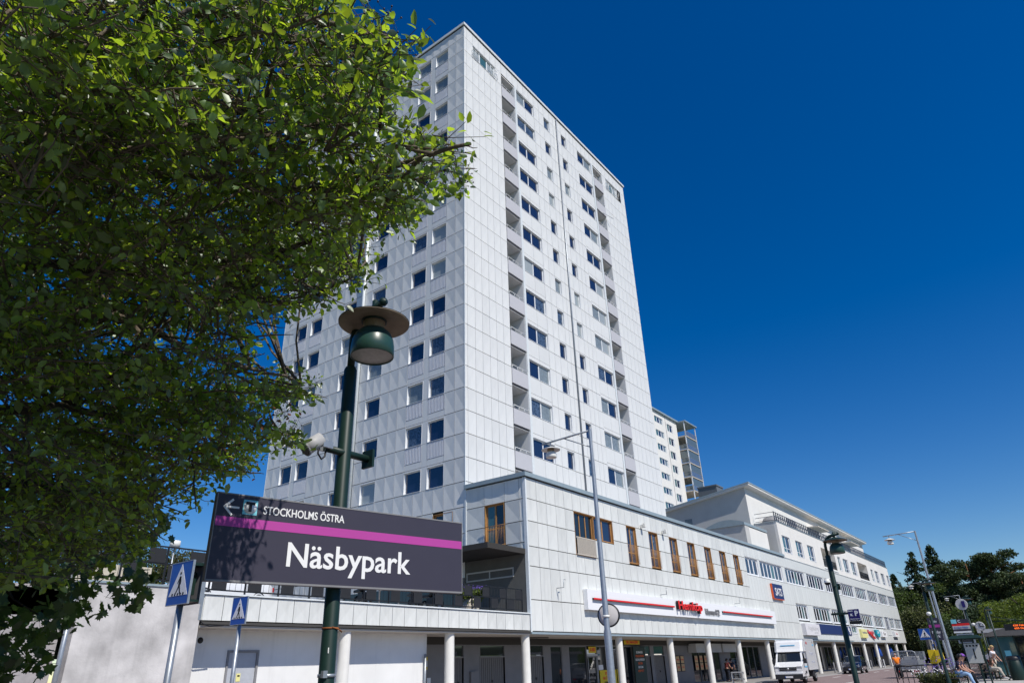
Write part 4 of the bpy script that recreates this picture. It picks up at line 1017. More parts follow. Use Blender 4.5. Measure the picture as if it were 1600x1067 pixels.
def mast(loc, label, h=8.0, arm=1.75, r=.075, group='tall steel masts with hanging street lamps'):
    t = local(thing('lamp_mast', label, 'lamp mast', loc, group=group))
    MB().lathe((0,0,0),[(r*1.35,0),(r*1.35,2.4),(r*1.05,2.5),(r*.62,h)],14).build('mast', M_galv, t)
    MB().tube([(0,-.02,h-.03),(0,arm,h-.10)],.028,8).tube([(0,0,h-.55),(0,arm*.52,h-.09)],.018,6).build('arm', M_galv, t)
    y = arm*.82; z = h-.3
    MB().tube([(0,y,h-.08),(0,y,z+.03)],.018,6).build('hanger', M_galv, t)
    MB().lathe((0,y,z),[(.001,.06),(.08,.05),(.29,-.03),(.29,-.045),(.10,.01)],28).build('hat', M_hat if False else M_lampw, t)
    MB().lathe((0,y,z),[(.11,.01),(.11,-.09)],20).build('neck', M_hat, t)
    MB().lathe((0,y,z),[(.001,-.09),(.12,-.10),(.165,-.17),(.17,-.27),(.16,-.285),(.001,-.28)],28).build('bowl', M_lampw, t)
    return t
mast((16.8,9.62,0), 'tall steel lamp mast with a round mirror on it in front of the shops')
t = thing('traffic_mirror', 'round traffic mirror seen from behind on the nearest tall steel mast', 'traffic mirror', (16.8,9.7,2.85))
nrm = Vector((-.9,-.3,.1)).normalized()
me = MB().lathe((0,0,0),[(.001,0),(.27,0),(.29,.02),(.30,.05),(.285,.05)],36).lathe((0,0,0),[(.27,-.004),(.30,-.004),(.302,.05)],36,1).mesh('dish', [mat('mirror_back',(.50,.48,.47),.6,.3), M_black])
me.transform(nrm.to_track_quat('-Z','Y').to_matrix().to_4x4()); put('dish', me, t, (17.0,9.66,2.84))
MB().lathe((16.8,9.62,2.80),[(.085,-.03),(.095,-.03),(.095,.03),(.085,.03)],12).tube([(16.82,9.62,2.9),(16.96,9.66,2.86)],.03,8).build('clamp', M_lampw, t)
mast((45.8,5.30,0), 'tall steel lamp mast standing highest against the sky above the forest', 8.0, 1.72)
mast((81.0,9.67,0), 'distant steel mast whose lamp hangs left of the dark green lamp post', 8.0, 1.75)
mast((105.2,9.4,0), 'distant steel mast whose lamp hangs in front of the dark forest', 8.0, 1.75)
mast((132.3,10.1,0), 'farthest steel mast rising behind the white disc', 8.0, 1.75)
mast((38.0,62.0,4.1), 'thin pale lamp pole beside the tower seen over the station sign', 9.5, .3, .06, 'thin')['group'] = 'tall steel masts with hanging street lamps'

def crossing_sign(loc, label, z0, s, double=False, rz=R(-90), pole=.045, plate_off=0, group='blue pedestrian crossing signs'):
    """sign in its own axes: faces -y, x to the right"""
    t = local(thing('crossing_sign', label, 'crossing sign', loc, rz, group))
    MB().tube([(0,.06,0),(0,.06,z0+.05)], pole, 12).build('pole', M_galv, t)
    def face(y, sg):
        f = MB(); h = s/2; f.box((-h,y,z0),(h,y+.012*sg,z0+s)); f.build('plate', M_signblue, t)
        e = MB()
        for a, b in (((-h-.01,y-.004,z0-.01),(-h,y+.03*sg,z0+s+.01)),((h,y-.004,z0-.01),(h+.01,y+.03*sg,z0+s+.01)),((-h,y-.004,z0-.01),(h,y+.03*sg,z0)),((-h,y-.004,z0+s),(h,y+.03*sg,z0+s+.01))): e.box(a, b)
        e.build('edge', M_galv, t)
        yy = y-.002*sg if sg > 0 else y+.0
        yf = y-.003
        tri = MB().prism([(-h*.88,z0+s*.20),(h*.88,z0+s*.20),(0,z0+s*.96)], yf, y-.0005); tri.build('triangle', M_signwhite, t)
        p = MB(); yk = yf-.002; k = s
        def limb(a, b, w):
            A = Vector((a[0]*k,0,z0+a[1]*k)); B = Vector((b[0]*k,0,z0+b[1]*k)); d = (B-A).normalized(); n = Vector((-d.z,0,d.x))*w*k/2
            q = [A+n,B+n,B-n,A-n]; p.add([(v.x,yk,v.z) for v in q]+[(v.x,yf-.0004,v.z) for v in q],[(0,1,2,3),(0,4,5,1),(1,5,6,2),(2,6,7,3),(3,7,4,0)])
        limb((0.0,.44),(.015,.66),.085); limb((0,.45),(-.06,.34),.05); limb((-.06,.34),(-.12,.25),.045); limb((.01,.45),(.05,.35),.05); limb((.05,.35),(.085,.25),.045)
        limb((.0,.64),(-.055,.56),.035); limb((-.055,.56),(-.09,.50),.03); limb((.02,.64),(.06,.55),.035); limb((.06,.55),(.055,.47),.03)
        p.lathe((.005*k,yf,z0+.735*k),[(.001,-.0022),(.034*k,-.0022),(.034*k,-.0003)],14,0,'y')
        for i in range(5):
            x = -.27+i*.128; limb((x,.205),(x+.022,.262),.062)
        p.build('walker', M_signblack, t)
    face(0, 1)
    if double:
        MB().box((-s/2,.20,z0),(s/2,.215,z0+s)).build('rear_plate', M_grey, t)
        MB().box((-s/2-.01,.17,z0-.01),(-s/2,.23,z0+s+.01)).box((s/2,.17,z0-.01),(s/2+.01,.23,z0+s+.01)).build('rear_edge', M_galv, t)
        MB().box((-s/2+.03,.014,z0+s-.06),(s/2-.03,.20,z0+s-.02)).box((-s/2+.03,.03,z0+.02),(s/2-.03,.20,z0+.05)).box((-.09,.03,z0+.12),(.12,.17,z0+s-.14)).build('light_box', M_green, t)
    return t
crossing_sign((5.13,9.80,0), 'nearest double-sided blue crossing sign in front of the concrete wall', 2.61, .56, True)
crossing_sign((9.3,14.9,0), 'single blue crossing sign on a thin pole before the white terrace', 2.75, .57, False)
crossing_sign((46.5,6.35,0), 'blue crossing sign above the yellow box at the bus stop', 2.30, .56, False)
crossing_sign((60.0,7.9,0), 'small distant blue crossing sign right of the thick dark pole', 2.05, .55, False)
# ================================================================== VEHICLES
def wheel(parent, x, y, r=.34, w=.22, rim=True):
    o = MB().lathe((x,y,r),[(r*.62,-w/2),(r*.93,-w/2),(r,-w/2+.03),(r,w/2-.03),(r*.93,w/2),(r*.62,w/2)],24,0,'y').build('tyre', M_tyre, parent)
    m = MB().lathe((x,y,r),[(.001,-w/2+.02),(r*.25,-w/2+.005),(r*.62,-w/2+.03),(r*.62,w/2-.03),(r*.25,w/2-.005),(.001,w/2-.02)],16,0,'y')
    for k in range(5):
        a = 2*math.pi*k/5
        for s in (-1,1): m.tube([(x,y+s*(w/2-.01),r),(x+math.cos(a)*r*.6,y+s*(w/2-.015),r+math.sin(a)*r*.6)], .028, 5)
    m.build('rim', M_rim, o)
def car(loc, rz, label, paint, style='suv', cat='car', plate=True):
    t = local(thing('parked_car', label, cat, loc, rz))
    hs = 1.0 if style == 'suv' else .90
    L, Wd = 4.5, 1.84
    # stations: x (front = -), half width, z bottom, belt z, roof z, roof half width
    prof = [(-2.25,.62,.42,.62,.66),(-2.15,.80,.28,.86,.90),(-1.5,.90,.24,1.0,1.04),(-1.0,.91,.24,1.06,1.10),(-.35,.92,.24,1.10,1.60),(.3,.92,.24,1.10,1.68),(1.2,.92,.24,1.12,1.64),(1.85,.90,.26,1.10,1.40),(2.15,.84,.30,1.02,1.08),(2.25,.70,.42,.9,.94)]
    mb = MB(); vs = []; fs = []
    for x, hw, zb, zt, zr in prof:
        zt *= hs; zr *= hs; top = zr-zt
        rw = hw*(.74 if top > .2 else .93)
        ring = [(-hw*.9,zb),(-hw,zb+.15),(-hw*1.0,(zb+zt)/2),(-hw*.97,zt),(-rw,zr-.03),(-rw*.8,zr),(rw*.8,zr),(rw,zr-.03),(hw*.97,zt),(hw,(zb+zt)/2),(hw,zb+.15),(hw*.9,zb)]
        vs += [(x, a, b) for a, b in ring]
    n = 12
    for i in range(len(prof)-1):
        for k in range(n): fs.append((i*n+k, i*n+(k+1) % n, (i+1)*n+(k+1) % n, (i+1)*n+k))
    fs.append(tuple(range(n))); fs.append(tuple((len(prof)-1)*n+k for k in range(n))[::-1])
    mb.add(vs, fs, 0, True); mb.build('body', paint, t)
    h = hs
    def gl(name, pts, m=M_gdark):
        # thin slab pushed 8 mm outward
        a = [Vector(p) for p in pts]; nn = (a[1]-a[0]).cross(a[2]-a[0]).normalized(); c = Vector((0,0,1.0))
        if nn.dot(sum(a, Vector())/len(a)-c) < 0: nn = -nn
        b = [p+nn*.022 for p in a]; k = len(a)
        return MB().add(a+b, [tuple(range(k)), tuple(range(k,2*k))]+[(i,(i+1)%k,(i+1)%k+k,i+k) for i in range(k)]).build(name, m, t)
    gl('windscreen', [(-.98,-.80,1.10*h),(-.98,.80,1.10*h),(-.40,.62,1.57*h),(-.40,-.62,1.57*h)])
    gl('rear_window', [(1.95,-.74,1.14*h),(1.95,.74,1.14*h),(1.72,.60,1.45*h),(1.72,-.60,1.45*h)])
    for s in (-1,1):
        gl('side_window', [(-.72,s*.895,1.13*h),(.28,s*.895,1.14*h),(.28,s*.71,1.60*h),(-.28,s*.71,1.56*h)])
        gl('side_window', [(.36,s*.895,1.14*h),(1.55,s*.885,1.15*h),(1.25,s*.70,1.58*h),(.36,s*.71,1.60*h)])
        MB().box((-2.22,s*.45,.62*h),(-2.0,s*.80,.76*h)).build('headlight', M_head, t)
        MB().box((2.12,s*.52,.82*h),(2.26,s*.80,1.0*h)).build('tail_light', M_tail, t)
        MB().box((-.72,s*.95,1.10*h),(-.55,s*1.10,1.24*h)).build('wing_mirror', paint, t)
        MB().tube([(-.9,s*.68,1.69*h),(1.3,s*.66,1.67*h)],.02,6).build('roof_rail', M_plastic, t)
    MB().box((-2.30,-.42,.50),(-2.2,.42,.68)).build('grille', M_plastic, t)
    MB().box((-2.32,-.75,.26),(-2.12,.75,.40)).build('bumper', M_plastic, t)
    MB().box((-2.335,-.26,.38),(-2.32,.26,.49)).box((-2.338,.21,.38),(-2.334,.26,.49),1).build('number_plate', [M_signwhite, M_signblue], t)
    MB().box((2.27,-.26,.60),(2.29,.26,.71)).build('number_plate', M_signwhite, t)
    for x in (-1.42,1.35):
        for s in (-1,1):
            wheel(t, x, s*.82)
            MB().lathe((x,s*.90,.34),[(.37,-.02),(.41,-.02),(.41,.02),(.37,.02)],24,0,'y').build('wheel_arch', M_plastic, t)
    return t
car((84.0,18.75,-.05), R(3), 'dark blue car parked nose to the camera between the columns and the crossing', M_darkpaint)
car((88.0,5.9,-.05), R(170), 'silver car seen behind the notice board at the bus stop', M_silver, 'low')
car((95.0,3.1,-.05), R(175), 'red car glimpsed at the right edge behind the bus shelter', M_redpaint, 'low')
car((101.0,7.4,-.05), R(184), 'dark silver car standing beyond the trailer', M_silver, 'suv')
car((15.9,27.2,4.12), R(10), 'white car on the terrace behind the railing left of the station sign', M_whitepaint, 'suv')

def truck():
    t = local(thing('delivery_truck', 'white box delivery truck with blue stripe parked facing the camera by the columns', 'truck', (55.4,16.95,-.05), R(5.5)))
    # own axes: front -x, half width y; origin at front centre on the ground
    W2 = .98
    prof = [(.0,.45),(.0,.92),(.12,1.12),(.75,1.32),(.95,1.40),(1.45,2.12),(2.35,2.14),(2.35,.45)]
    b = MB(); vs = []; n = len(prof)
    for yy, sc in ((-W2,0),(-W2*.93,1),(W2*.93,1),(W2,0)):
        for x, z in prof: vs.append((x+(.07 if sc == 0 and x < .2 else 0), yy if z < 1.5 else yy*.93, z))
    fs = []
    for j in range(3):
        for i in range(n): fs.append((j*n+i, j*n+(i+1) % n, (j+1)*n+(i+1) % n, (j+1)*n+i))
    fs += [tuple(range(n)), tuple(3*n+i for i in range(n))[::-1]]
    b.add(vs, fs); b.build('cab', M_whitepaint, t)
    # wind deflector
    d = MB(); q = [(1.30,2.10),(1.42,2.30),(1.62,2.75),(1.85,2.86),(2.55,2.88),(2.55,2.10)]
    vs = []
    for yy in (-1.02,-.86,.86,1.02):
        k = .16 if abs(yy) > .9 else 0
        vs += [(x+k*(x < 2.2), yy, z-k*.3*(z > 2.5)) for x, z in q]
    n = len(q); fs = []
    for j in range(3):
        for i in range(n): fs.append((j*n+i, j*n+(i+1) % n, (j+1)*n+(i+1) % n, (j+1)*n+i))
    fs += [tuple(range(n)), tuple(3*n+i for i in range(n))[::-1]]
    d.add(vs, fs); d.build('wind_deflector', M_whitepaint, t)
    MB().add([(1.50,-.5,2.50),(1.50,.55,2.50),(1.525,.55,2.56),(1.525,-.5,2.56)],[(0,1,2,3)]).box((1.48,-.5,2.49),(1.53,.55,2.555)).build('stripe', mat('light_blue',(.12,.45,.70),.4,.4,var=0), t)
    MB().add([(.955,-.84,1.44),(.955,.84,1.44),(1.41,.79,2.07),(1.41,-.79,2.07),(.985,-.84,1.43),(.985,.84,1.43),(1.44,.79,2.06),(1.44,-.79,2.06)],[(0,1,2,3),(7,6,5,4),(0,4,5,1),(1,5,6,2),(2,6,7,3),(3,7,4,0)]).build('windscreen', M_gdark, t)
    for s in (-1,1):
        MB().add([(1.12,s*.955,1.40),(2.0,s*.955,1.40),(2.0,s*.925,1.98),(1.5,s*.925,1.98),(1.12,s*.975,1.40),(2.0,s*.975,1.40),(2.0,s*.945,1.98),(1.5,s*.945,1.98)],[(0,1,2,3),(7,6,5,4),(0,4,5,1),(1,5,6,2),(2,6,7,3),(3,7,4,0)]).build('side_window', M_gdark, t)
        MB().box((.02,s*.62,.80),(.22,s*.97,1.12)).build('headlight', M_head, t)
        MB().box((.95,s*1.0,1.30),(1.12,s*1.22,1.62)).build('wing_mirror', M_plastic, t)
        MB().box((1.1,s*.985,1.02),(2.2,s*.992,1.11)).build('stripe', mat('light_blue',(.12,.45,.70)), t)
        MB().box((1.2,s*.985,.62),(1.7,s*.992,.80)).build('trim', M_plastic, t)
    MB().box((-.02,-.60,.84),(.05,.60,1.08)).box((-.03,-.6,.955),(-.021,.6,.97),1).build('grille', [M_plastic, M_rim], t)
    MB().lathe((-.03,0,.96),[(.001,-.012),(.085,-.012),(.085,.0)],20,0,'x').build('badge', M_rim, t)
    MB().box((-.10,-.96,.30),(.30,.96,.62)).box((-.07,-.98,.62),(.1,.98,.70),1).build('bumper', [M_plastic, M_whitepaint], t)
    MB().box((-.115,-.27,.38),(-.101,.27,.50)).box((-.118,.22,.38),(-.116,.27,.50),1).build('number_plate', [M_signwhite, M_signblue], t)
    MB().box((2.45,-1.06,.86),(6.3,1.06,2.94)).build('cargo_box', M_whitepaint, t)
    e = MB()
    for s in (-1,1): e.box((2.43,s*1.05-.02,2.92),(6.32,s*1.05+.03,2.98)); e.box((2.43,s*1.05-.02,.82),(6.32,s*1.05+.03,.88)); e.box((2.42,s*1.05-.02,.86),(2.48,s*1.05+.03,2.94)); e.box((6.27,s*1.05-.02,.86),(6.33,s*1.05+.03,2.94))
    e.build('box_frame', M_lgrey, t)
    MB().box((2.3,-.45,.40),(6.2,.45,.62)).box((4.2,-.95,.35),(4.9,-.6,.8)).build('chassis', M_plastic, t)
    def tx(s_, size, x, z, m, sx=1):
        o = text('lettering', s_, size, (0,0,0), None, m, None, .002, .004, sx); o.parent = t; o.location = (x,-1.066,z); o.rotation_euler = (R(90),0,0)
    tx('HYRA', .24, 3.1, 2.66, mat('print_red',(.55,.08,.08),.6,.3), 1.0); tx('HYR', .2, 5.7, 2.74, M_grey, 1.0)
    tx('Flyttbil', .42, 4.5, 1.95, mat('print_pale',(.48,.50,.56),.6,.3), 1.4); tx('08-754 12 00', .2, 4.6, 1.35, mat('print_pale',(.48,.50,.56)), 1.3)
    MB().box((5.4,-1.07,2.5),(6.05,-1.062,2.6)).build('print_band', mat('light_blue',(.12,.45,.70)), t)
    for x in (.95, 5.1):
        for s in (-1,1): wheel(t, x, s*.86, .36, .24)
    return t
truck()
def trailer():
    t = local(thing('box_trailer', 'grey mesh-sided trailer standing on the road beside the man in orange', 'trailer', (63.5,10.5,-.05), R(-3)))
    MB().box((0,-0.85,.58),(2.5,0.85,.66)).build('floor', M_galv, t)
    for z0, z1 in ((.66,.98),(1.0,1.28)): MB().box((-.03,-0.87,z0),(0,0.87,z1)).build('tail_board', M_galv, t)
    for s in (-1,1): MB().box((0,s*0.87-.015,.62),(2.5,s*0.87+.015,1.22)).build('side_board', M_galv, t)
    m = MB()
    for s in (-1,1):
        for i in range(12): m.box((i*2.5/11-.01,s*0.86-.01,1.2),(i*2.5/11+.01,s*0.86+.01,1.80))
        for z in (1.4,1.6,1.8,1.80): m.box((0,s*0.86-.01,z),(2.5,s*0.86+.01,z+.02))
    for i in range(9): m.box((3.19,-0.86+i*.215-.01,1.2),(2.51,-0.86+i*.215+.01,1.80)); 
    for i in range(9): m.box((-.01,-0.86+i*.215-.01,1.2),(.01,-0.86+i*.215+.01,1.80))
    for z in (1.4,1.6,1.8,1.80): m.box((3.19,-0.86,z),(2.51,0.86,z+.02)); m.box((-.01,-0.86,z),(.01,0.86,z+.025))
    m.build('mesh_cage', M_galv, t)
    MB().tube([(0,-0.86,1.25),(0,-0.82,1.75),(0,-.65,1.85),(0,.65,1.85),(0,0.82,1.75),(0,0.86,1.25)],.035,8).build('hoop', M_galv, t)
    for s in (-1,1): MB().box((-.06,s*.6-.16,.42),(-.02,s*.6+.16,.54)).build('tail_light', M_tail, t); wheel(t, 1.4, s*.8, .30, .18)
    MB().box((-.05,-.8,.40),(-.02,.8,.56)).build('light_board', M_plastic, t)
    MB().box((.3,-.8,.66),(1.2,.1,1.5)).build('load_crate', M_lgrey, t)
    MB().box((1.3,-.6,.66),(2.3,.7,1.3)).build('load_sack', M_charc if False else M_grey, t)
    o = text('lettering','Fogelsta',.22,(0,0,0),None,M_signblack,None,.002,.004,1.0); o.parent = t; o.location = (-.034,0,.82); o.rotation_euler = (R(90),0,R(-90))
trailer()
def motorbike(loc, rz, label):
    t = local(thing('motorbike', label, 'motorbike', loc, rz, 'motorbikes on the terrace'))
    for x in (-.68,.68):
        MB().lathe((x,0,.31),[(.24,-.06),(.30,-.05),(.315,0),(.30,.05),(.24,.06)],20,0,'y').lathe((x,0,.31),[(.05,-.03),(.24,-.01)],12,1,'y').build('wheel', [M_tyre, M_rim], t)
    MB().box((-.25,-.14,.35),(.28,.14,.68)).build('engine', M_plastic, t)
    MB().tube([(-.68,0,.31),(-.52,0,.85),(-.45,0,1.0)],.035,6).build('fork', M_rim, t)
    MB().tube([(-.45,0,.84),(-.1,0,.90),(.15,0,.80)],[.12,.17,.12],10).build('tank', M_black, t)
    MB().box((.1,-.13,.74),(.85,.13,.84)).build('seat', M_plastic, t)
    MB().tube([(-.40,-.36,1.05),(-.46,-.12,1.02),(-.46,.12,1.02),(-.40,.36,1.05)],.016,6).build('handlebar', M_black, t)
    MB().tube([(-.62,0,.92),(-.52,0,.92)],[.09,.07],10).build('headlight', M_head, t)
    MB().tube([(-.36,-.38,1.05),(-.42,-.40,1.18)],.03,6).build('mirror', M_black, t)
motorbike((20.6,PY+1.6,4.12), R(70), 'black motorbike with raised screen on the terrace right of the sign post')
motorbike((23.6,PY+1.5,4.12), R(60), 'black motorbike on the terrace just left of the lavender planter')
motorbike((24.9,PY+1.6,4.12), R(75), 'black motorbike on the terrace closest to the lavender planter')

# ================================================================== PEOPLE
M_skin = mat('skin', (.50,.27,.19), .6, .35, var=.03)
M_hairgrey = mat('grey_hair', (.32,.30,.28), .8, .2); M_hairblond = mat('blond_hair', (.42,.30,.14), .7, .3); M_hairdark = mat('dark_hair', (.03,.02,.015), .7, .3)
def skin_mesh(name, chains, m, parent, sub=1):
    """chains: list of polylines [(pos, radius), ...]; joints that share a position are welded"""
    me = bpy.data.meshes.new(name); verts = []; rad = []; idx = {}; edges = []
    for ch in chains:
        prev = None
        for p, r in ch:
            k = tuple(round(c, 3) for c in p)
            if k not in idx: idx[k] = len(verts); verts.append(p); rad.append(r)
            if prev is not None and prev != idx[k]: edges.append((prev, idx[k]))
            prev = idx[k]
    me.from_pydata(verts, edges, [])
    o = bpy.data.objects.new('tmp', me); COL.objects.link(o)
    sk = o.modifiers.new('s', 'SKIN'); sk.use_smooth_shade = True
    for i, sv_ in enumerate(me.skin_vertices[0].data): sv_.radius = (rad[i], rad[i]); sv_.use_root = (i == 0)
    ss = o.modifiers.new('u', 'SUBSURF'); ss.levels = sub
    dg = bpy.context.evaluated_depsgraph_get(); out = bpy.data.meshes.new_from_object(o.evaluated_get(dg))
    bpy.data.objects.remove(o); out.name = name; out.materials.clear(); out.materials.append(m)
    n = bpy.data.objects.new(name, out); COL.objects.link(n); n.parent = parent; return n
def person(label, loc, rz, J, top, bottom, hair, shoes, cap=None, long_hair=False, short_sleeve=True, group=None, bald=False):
    """J: joints in own axes (facing -x): pelvis, chest, neck, head, and L/R shoulder, elbow, hand, hip, knee, foot"""
    t = local(thing('person', label, 'person', loc, rz, group))
    V = {k: Vector(v) for k, v in J.items()}
    pel, ch, nk, hd = V['pelvis'], V['chest'], V['neck'], V['head']
    mid = (pel+ch)/2
    body = [[(pel,.12),(mid,.125),(ch,.14),(nk,.055),(hd+Vector((0,0,-.05)),.075),(hd+Vector((0,0,.05)),.095),(hd+Vector((0,0,.11)),.06)]]
    shirt = [[(pel+Vector((0,0,.02)),.145),(mid,.15),(ch,.16),((ch+nk)/2+Vector((0,0,.03)),.085)]]
    trou = [[(pel+Vector((0,0,.03)),.145)]]
    trou = []
    for s in 'LR':
        sh, el, ha, hp, kn, ft = (V[s+q] for q in ('sh','el','ha','hp','kn','ft'))
        fd = (ha-el).normalized(); hand = ha+fd*.07
        body.append([(ch,.14),(sh,.055),(el,.042),(ha,.028),(hand,.036)])
        side = fd.cross(Vector((0,0,1))); side = side.normalized() if side.length > .1 else Vector((0,1,0))
        for k, ln in zip((-1.5,-.5,.5,1.5), (.065,.078,.075,.058)):
            b0 = hand+side*k*.019+fd*.02; b1 = b0+fd*ln*.55; b2 = b1+(fd*.8+Vector((0,0,-.6))).normalized()*ln*.5
            body.append([(hand,.036),(b0,.0095),(b1,.009),(b2,.007)])
        body.append([(hand,.036),(hand+side*.045-fd*.01,.011),(hand+side*.06+fd*.035,.008)])
        foot = ft+Vector((-.16,0,-.03)) 
        body.append([(pel,.12),(hp,.085),(kn,.055),(ft,.04),(foot,.03)])
        q = (sh+el)/2 if short_sleeve else ha
        sl = [(ch,.16),(sh,.075),(sh*.45+el*.55 if short_sleeve else el,.062)]
        if not short_sleeve: sl.append((ha-fd*.02,.045))
        shirt.append(sl)
        trou.append([(pel+Vector((0,0,-.0)),.142),(hp,.105),(kn,.078),(ft+Vector((0,0,.04)),.062)])
        sho = MB(); fr_ = ft
        sho.tube([ft+Vector((.07,0,-.03)), ft+Vector((0,0,-.01)), ft+Vector((-.10,0,-.035)), ft+Vector((-.19,0,-.045))],[.04,.055,.05,.03],10)
        o = sho.build('shoe', shoes, None, off=(0,0,0)); o.parent = t
    skin_mesh('body', body, M_skin, t, 1)
    skin_mesh('shirt', shirt, top, t, 1); skin_mesh('trousers', trou, bottom, t, 1)
    # face: nose, ears, eyes, mouth
    f = MB(); fx = Vector((-1,0,0))
    f.tube([hd+Vector((-.09,0,.06)), hd+Vector((-.115,0,.015)), hd+Vector((-.09,0,.0))],[.008,.014,.008],6)
    for s in (-1,1): f.lathe(tuple(hd+Vector((.0,s*.09,.02))),[(.001,-.008),(.03,0),(.001,.008)],8,0,'y')
    o = f.build('face', M_skin, None, off=(0,0,0)); o.parent = t
    e = MB()
    for s in (-1,1): e.box(tuple(hd+Vector((-.098,s*.034-.012,.045))), tuple(hd+Vector((-.088,s*.034+.012,.058))))
    e.box(tuple(hd+Vector((-.092,-.024,-.035))), tuple(hd+Vector((-.082,.024,-.027))))
    o = e.build('eyes_and_mouth', M_hairdark, None, off=(0,0,0)); o.parent = t
    h = MB(); c = hd+Vector((.012,0,.055))
    if not bald:
        h.lathe(tuple(c),[(.105,-.01),(.108,.03),(.09,.075),(.05,.10),(.001,.108)],14)
        h.tube([c+Vector((.05,0,.02)), c+Vector((.06,0,-.07)), c+Vector((.05,0,-.15 if long_hair else -.10))],[.085,.075,.05 if long_hair else .03],10)
        o = h.build('hair', hair, None, off=(0,0,0)); o.parent = t
    else:
        h.tube([c+Vector((.02,-.09,-.03)), c+Vector((.09,0,-.03)), c+Vector((.02,.09,-.03))],[.03,.04,.03],8); o = h.build('hair', hair, None, off=(0,0,0)); o.parent = t
    if cap:
        k = MB(); k.lathe(tuple(c+Vector((-.005,0,.015))),[(.113,-.01),(.113,.03),(.09,.08),(.04,.105),(.001,.11)],16); k.box(tuple(c+Vector((-.19,-.07,.0))), tuple(c+Vector((-.08,.07,.015))))
        o = k.build('cap', cap, None, off=(0,0,0)); o.parent = t
    return t
def stand(lean=0, reach=0, stride=.0):
    J = dict(pelvis=(0,0,.95), chest=(-.04-lean,0,1.30), neck=(-.06-lean*1.2,0,1.50), head=(-.10-lean*1.3,0,1.62))
    for s, k in (('L',1),('R',-1)):
        sx = -.05-lean
        J[s+'sh'] = (sx,k*.20,1.43); J[s+'el'] = (sx-.12*reach-.02,k*.25,1.17+.04*reach); J[s+'ha'] = (sx-.34*reach-.05,k*.22,.95+.16*reach)
        J[s+'hp'] = (0,k*.10,.90); J[s+'kn'] = (-.03-k*stride*.5,k*.11,.50); J[s+'ft'] = (k*-stride,k*.12,.09)
    return J
def sit(lean=.05, seat=.48, hands=(-.38,.10,.60), legx=.45):
    J = dict(pelvis=(0,0,seat+.10), chest=(-.02-lean,0,seat+.44), neck=(-.05-lean*1.4,0,seat+.62), head=(-.10-lean*1.6,0,seat+.74))
    for s, k in (('L',1),('R',-1)):
        J[s+'sh'] = (-.03-lean,k*.20,seat+.55); J[s+'el'] = (-.12-lean,k*.25,seat+.30); J[s+'ha'] = (hands[0],k*hands[1],hands[2])
        J[s+'hp'] = (-.05,k*.10,seat+.08); J[s+'kn'] = (-legx,k*.13,seat+.08); J[s+'ft'] = (-legx-.06-.1*(k > 0),k*.14,.09)
    return J
M_tee_or = mat('orange_shirt', (.85,.22,.02), .85, .2, var=.05); M_trdark = mat('black_trousers', (.012,.013,.018), .85, .2)
M_teebl = mat('navy_shirt', (.03,.03,.06), .85, .2); M_jeans = mat('pale_jeans', (.28,.42,.62), .85, .2, var=.1, scale=10)
M_whiteshirt = mat('white_shirt', (.75,.72,.76), .85, .2); M_beige = mat('beige_trousers', (.46,.42,.36), .85, .2); M_brown = mat('brown_shirt', (.10,.075,.06), .85, .2)
M_purple = mat('purple_cap', (.22,.08,.40), .8, .2)
person('man in an orange shirt and black trousers reaching towards the trailer', (60.2,10.5,-.05), R(195), stand(.06,.9), M_tee_or, M_trdark, M_hairgrey, M_plastic, bald=True)
person('seated man in dark shirt, black cap and pale blue jeans with knees raised', (40.3,4.6,.12), R(85), sit(.12,.52,(-.42,.10,.70)), M_teebl, M_jeans, M_hairdark, M_lgrey, cap=M_black)
person('seated person with a purple and white cap and black trousers beside the man in jeans', (41.1,4.55,.12), R(85), sit(.10,.52,(-.45,.08,.68)), M_teebl, M_trdark, M_hairgrey, M_plastic, cap=M_purple)
person('seated man in brown shirt and beige trousers holding a hand to his face', (50.3,4.05,.16), R(80), sit(.16,.48,(-.22,.05,1.02)), M_brown, M_beige, M_hairgrey, M_lgrey, bald=True)
person('blond woman in white blouse and beige trousers leaning beside the seated man', (52.0,3.95,.14), R(75), stand(.05,.45,.12), M_whiteshirt, M_beige, M_hairblond, M_black, long_hair=True)
person('person in dark clothes standing in the shop entrance behind the truck', (62.5,23.9,0), R(180), stand(.02,.3), M_teebl, M_trdark, M_hairdark, M_plastic)
person('person in a dark red top in the shade of the arcade left of the truck', (60.6,23.6,0), R(150), stand(.05,.6), mat('dark_red_shirt',(.14,.03,.03),.85,.2), M_trdark, M_hairdark, M_plastic)
person('person in white and red clothes walking behind the notice board', (62.0,4.85,0), R(120), stand(.03,.3,.1), M_whiteshirt, mat('red_trousers',(.4,.04,.04),.85,.2), M_hairblond, M_plastic)

# ================================================================== BUS STOP CLUSTER
def bench(loc, rz, label, L=2.2):
    t = local(thing('bench', label, 'bench', loc, rz, 'benches at the bus stop'))
    for i in range(4): MB().box((-.2+i*.11,-L/2,.43),(-.2+i*.11+.09,L/2,.46)).build('slat', M_wood if False else M_bark, t)
    for k in (-1,1): MB().box((-.2,k*(L/2-.2)-.03,0),(-.15,k*(L/2-.2)+.03,.43)).box((.16,k*(L/2-.2)-.03,0),(.21,k*(L/2-.2)+.03,.8)).box((-.2,k*(L/2-.2)-.03,.39),(.2,k*(L/2-.2)+.03,.43)).build('leg', M_green, t)
    for z in (.58,.70): MB().box((.2,-L/2,z),(.23,L/2,z+.09)).build('back_slat', M_bark, t)
bench((40.7,4.66,.10), R(85), 'slatted bench under the two men in caps')
bench((50.4,4.12,.10), R(80), 'slatted bench with the man in beige trousers')
t = thing('traffic_island', 'low pale kerbed platform of the bus stop under the seated people', 'platform', (48,3.5,0))
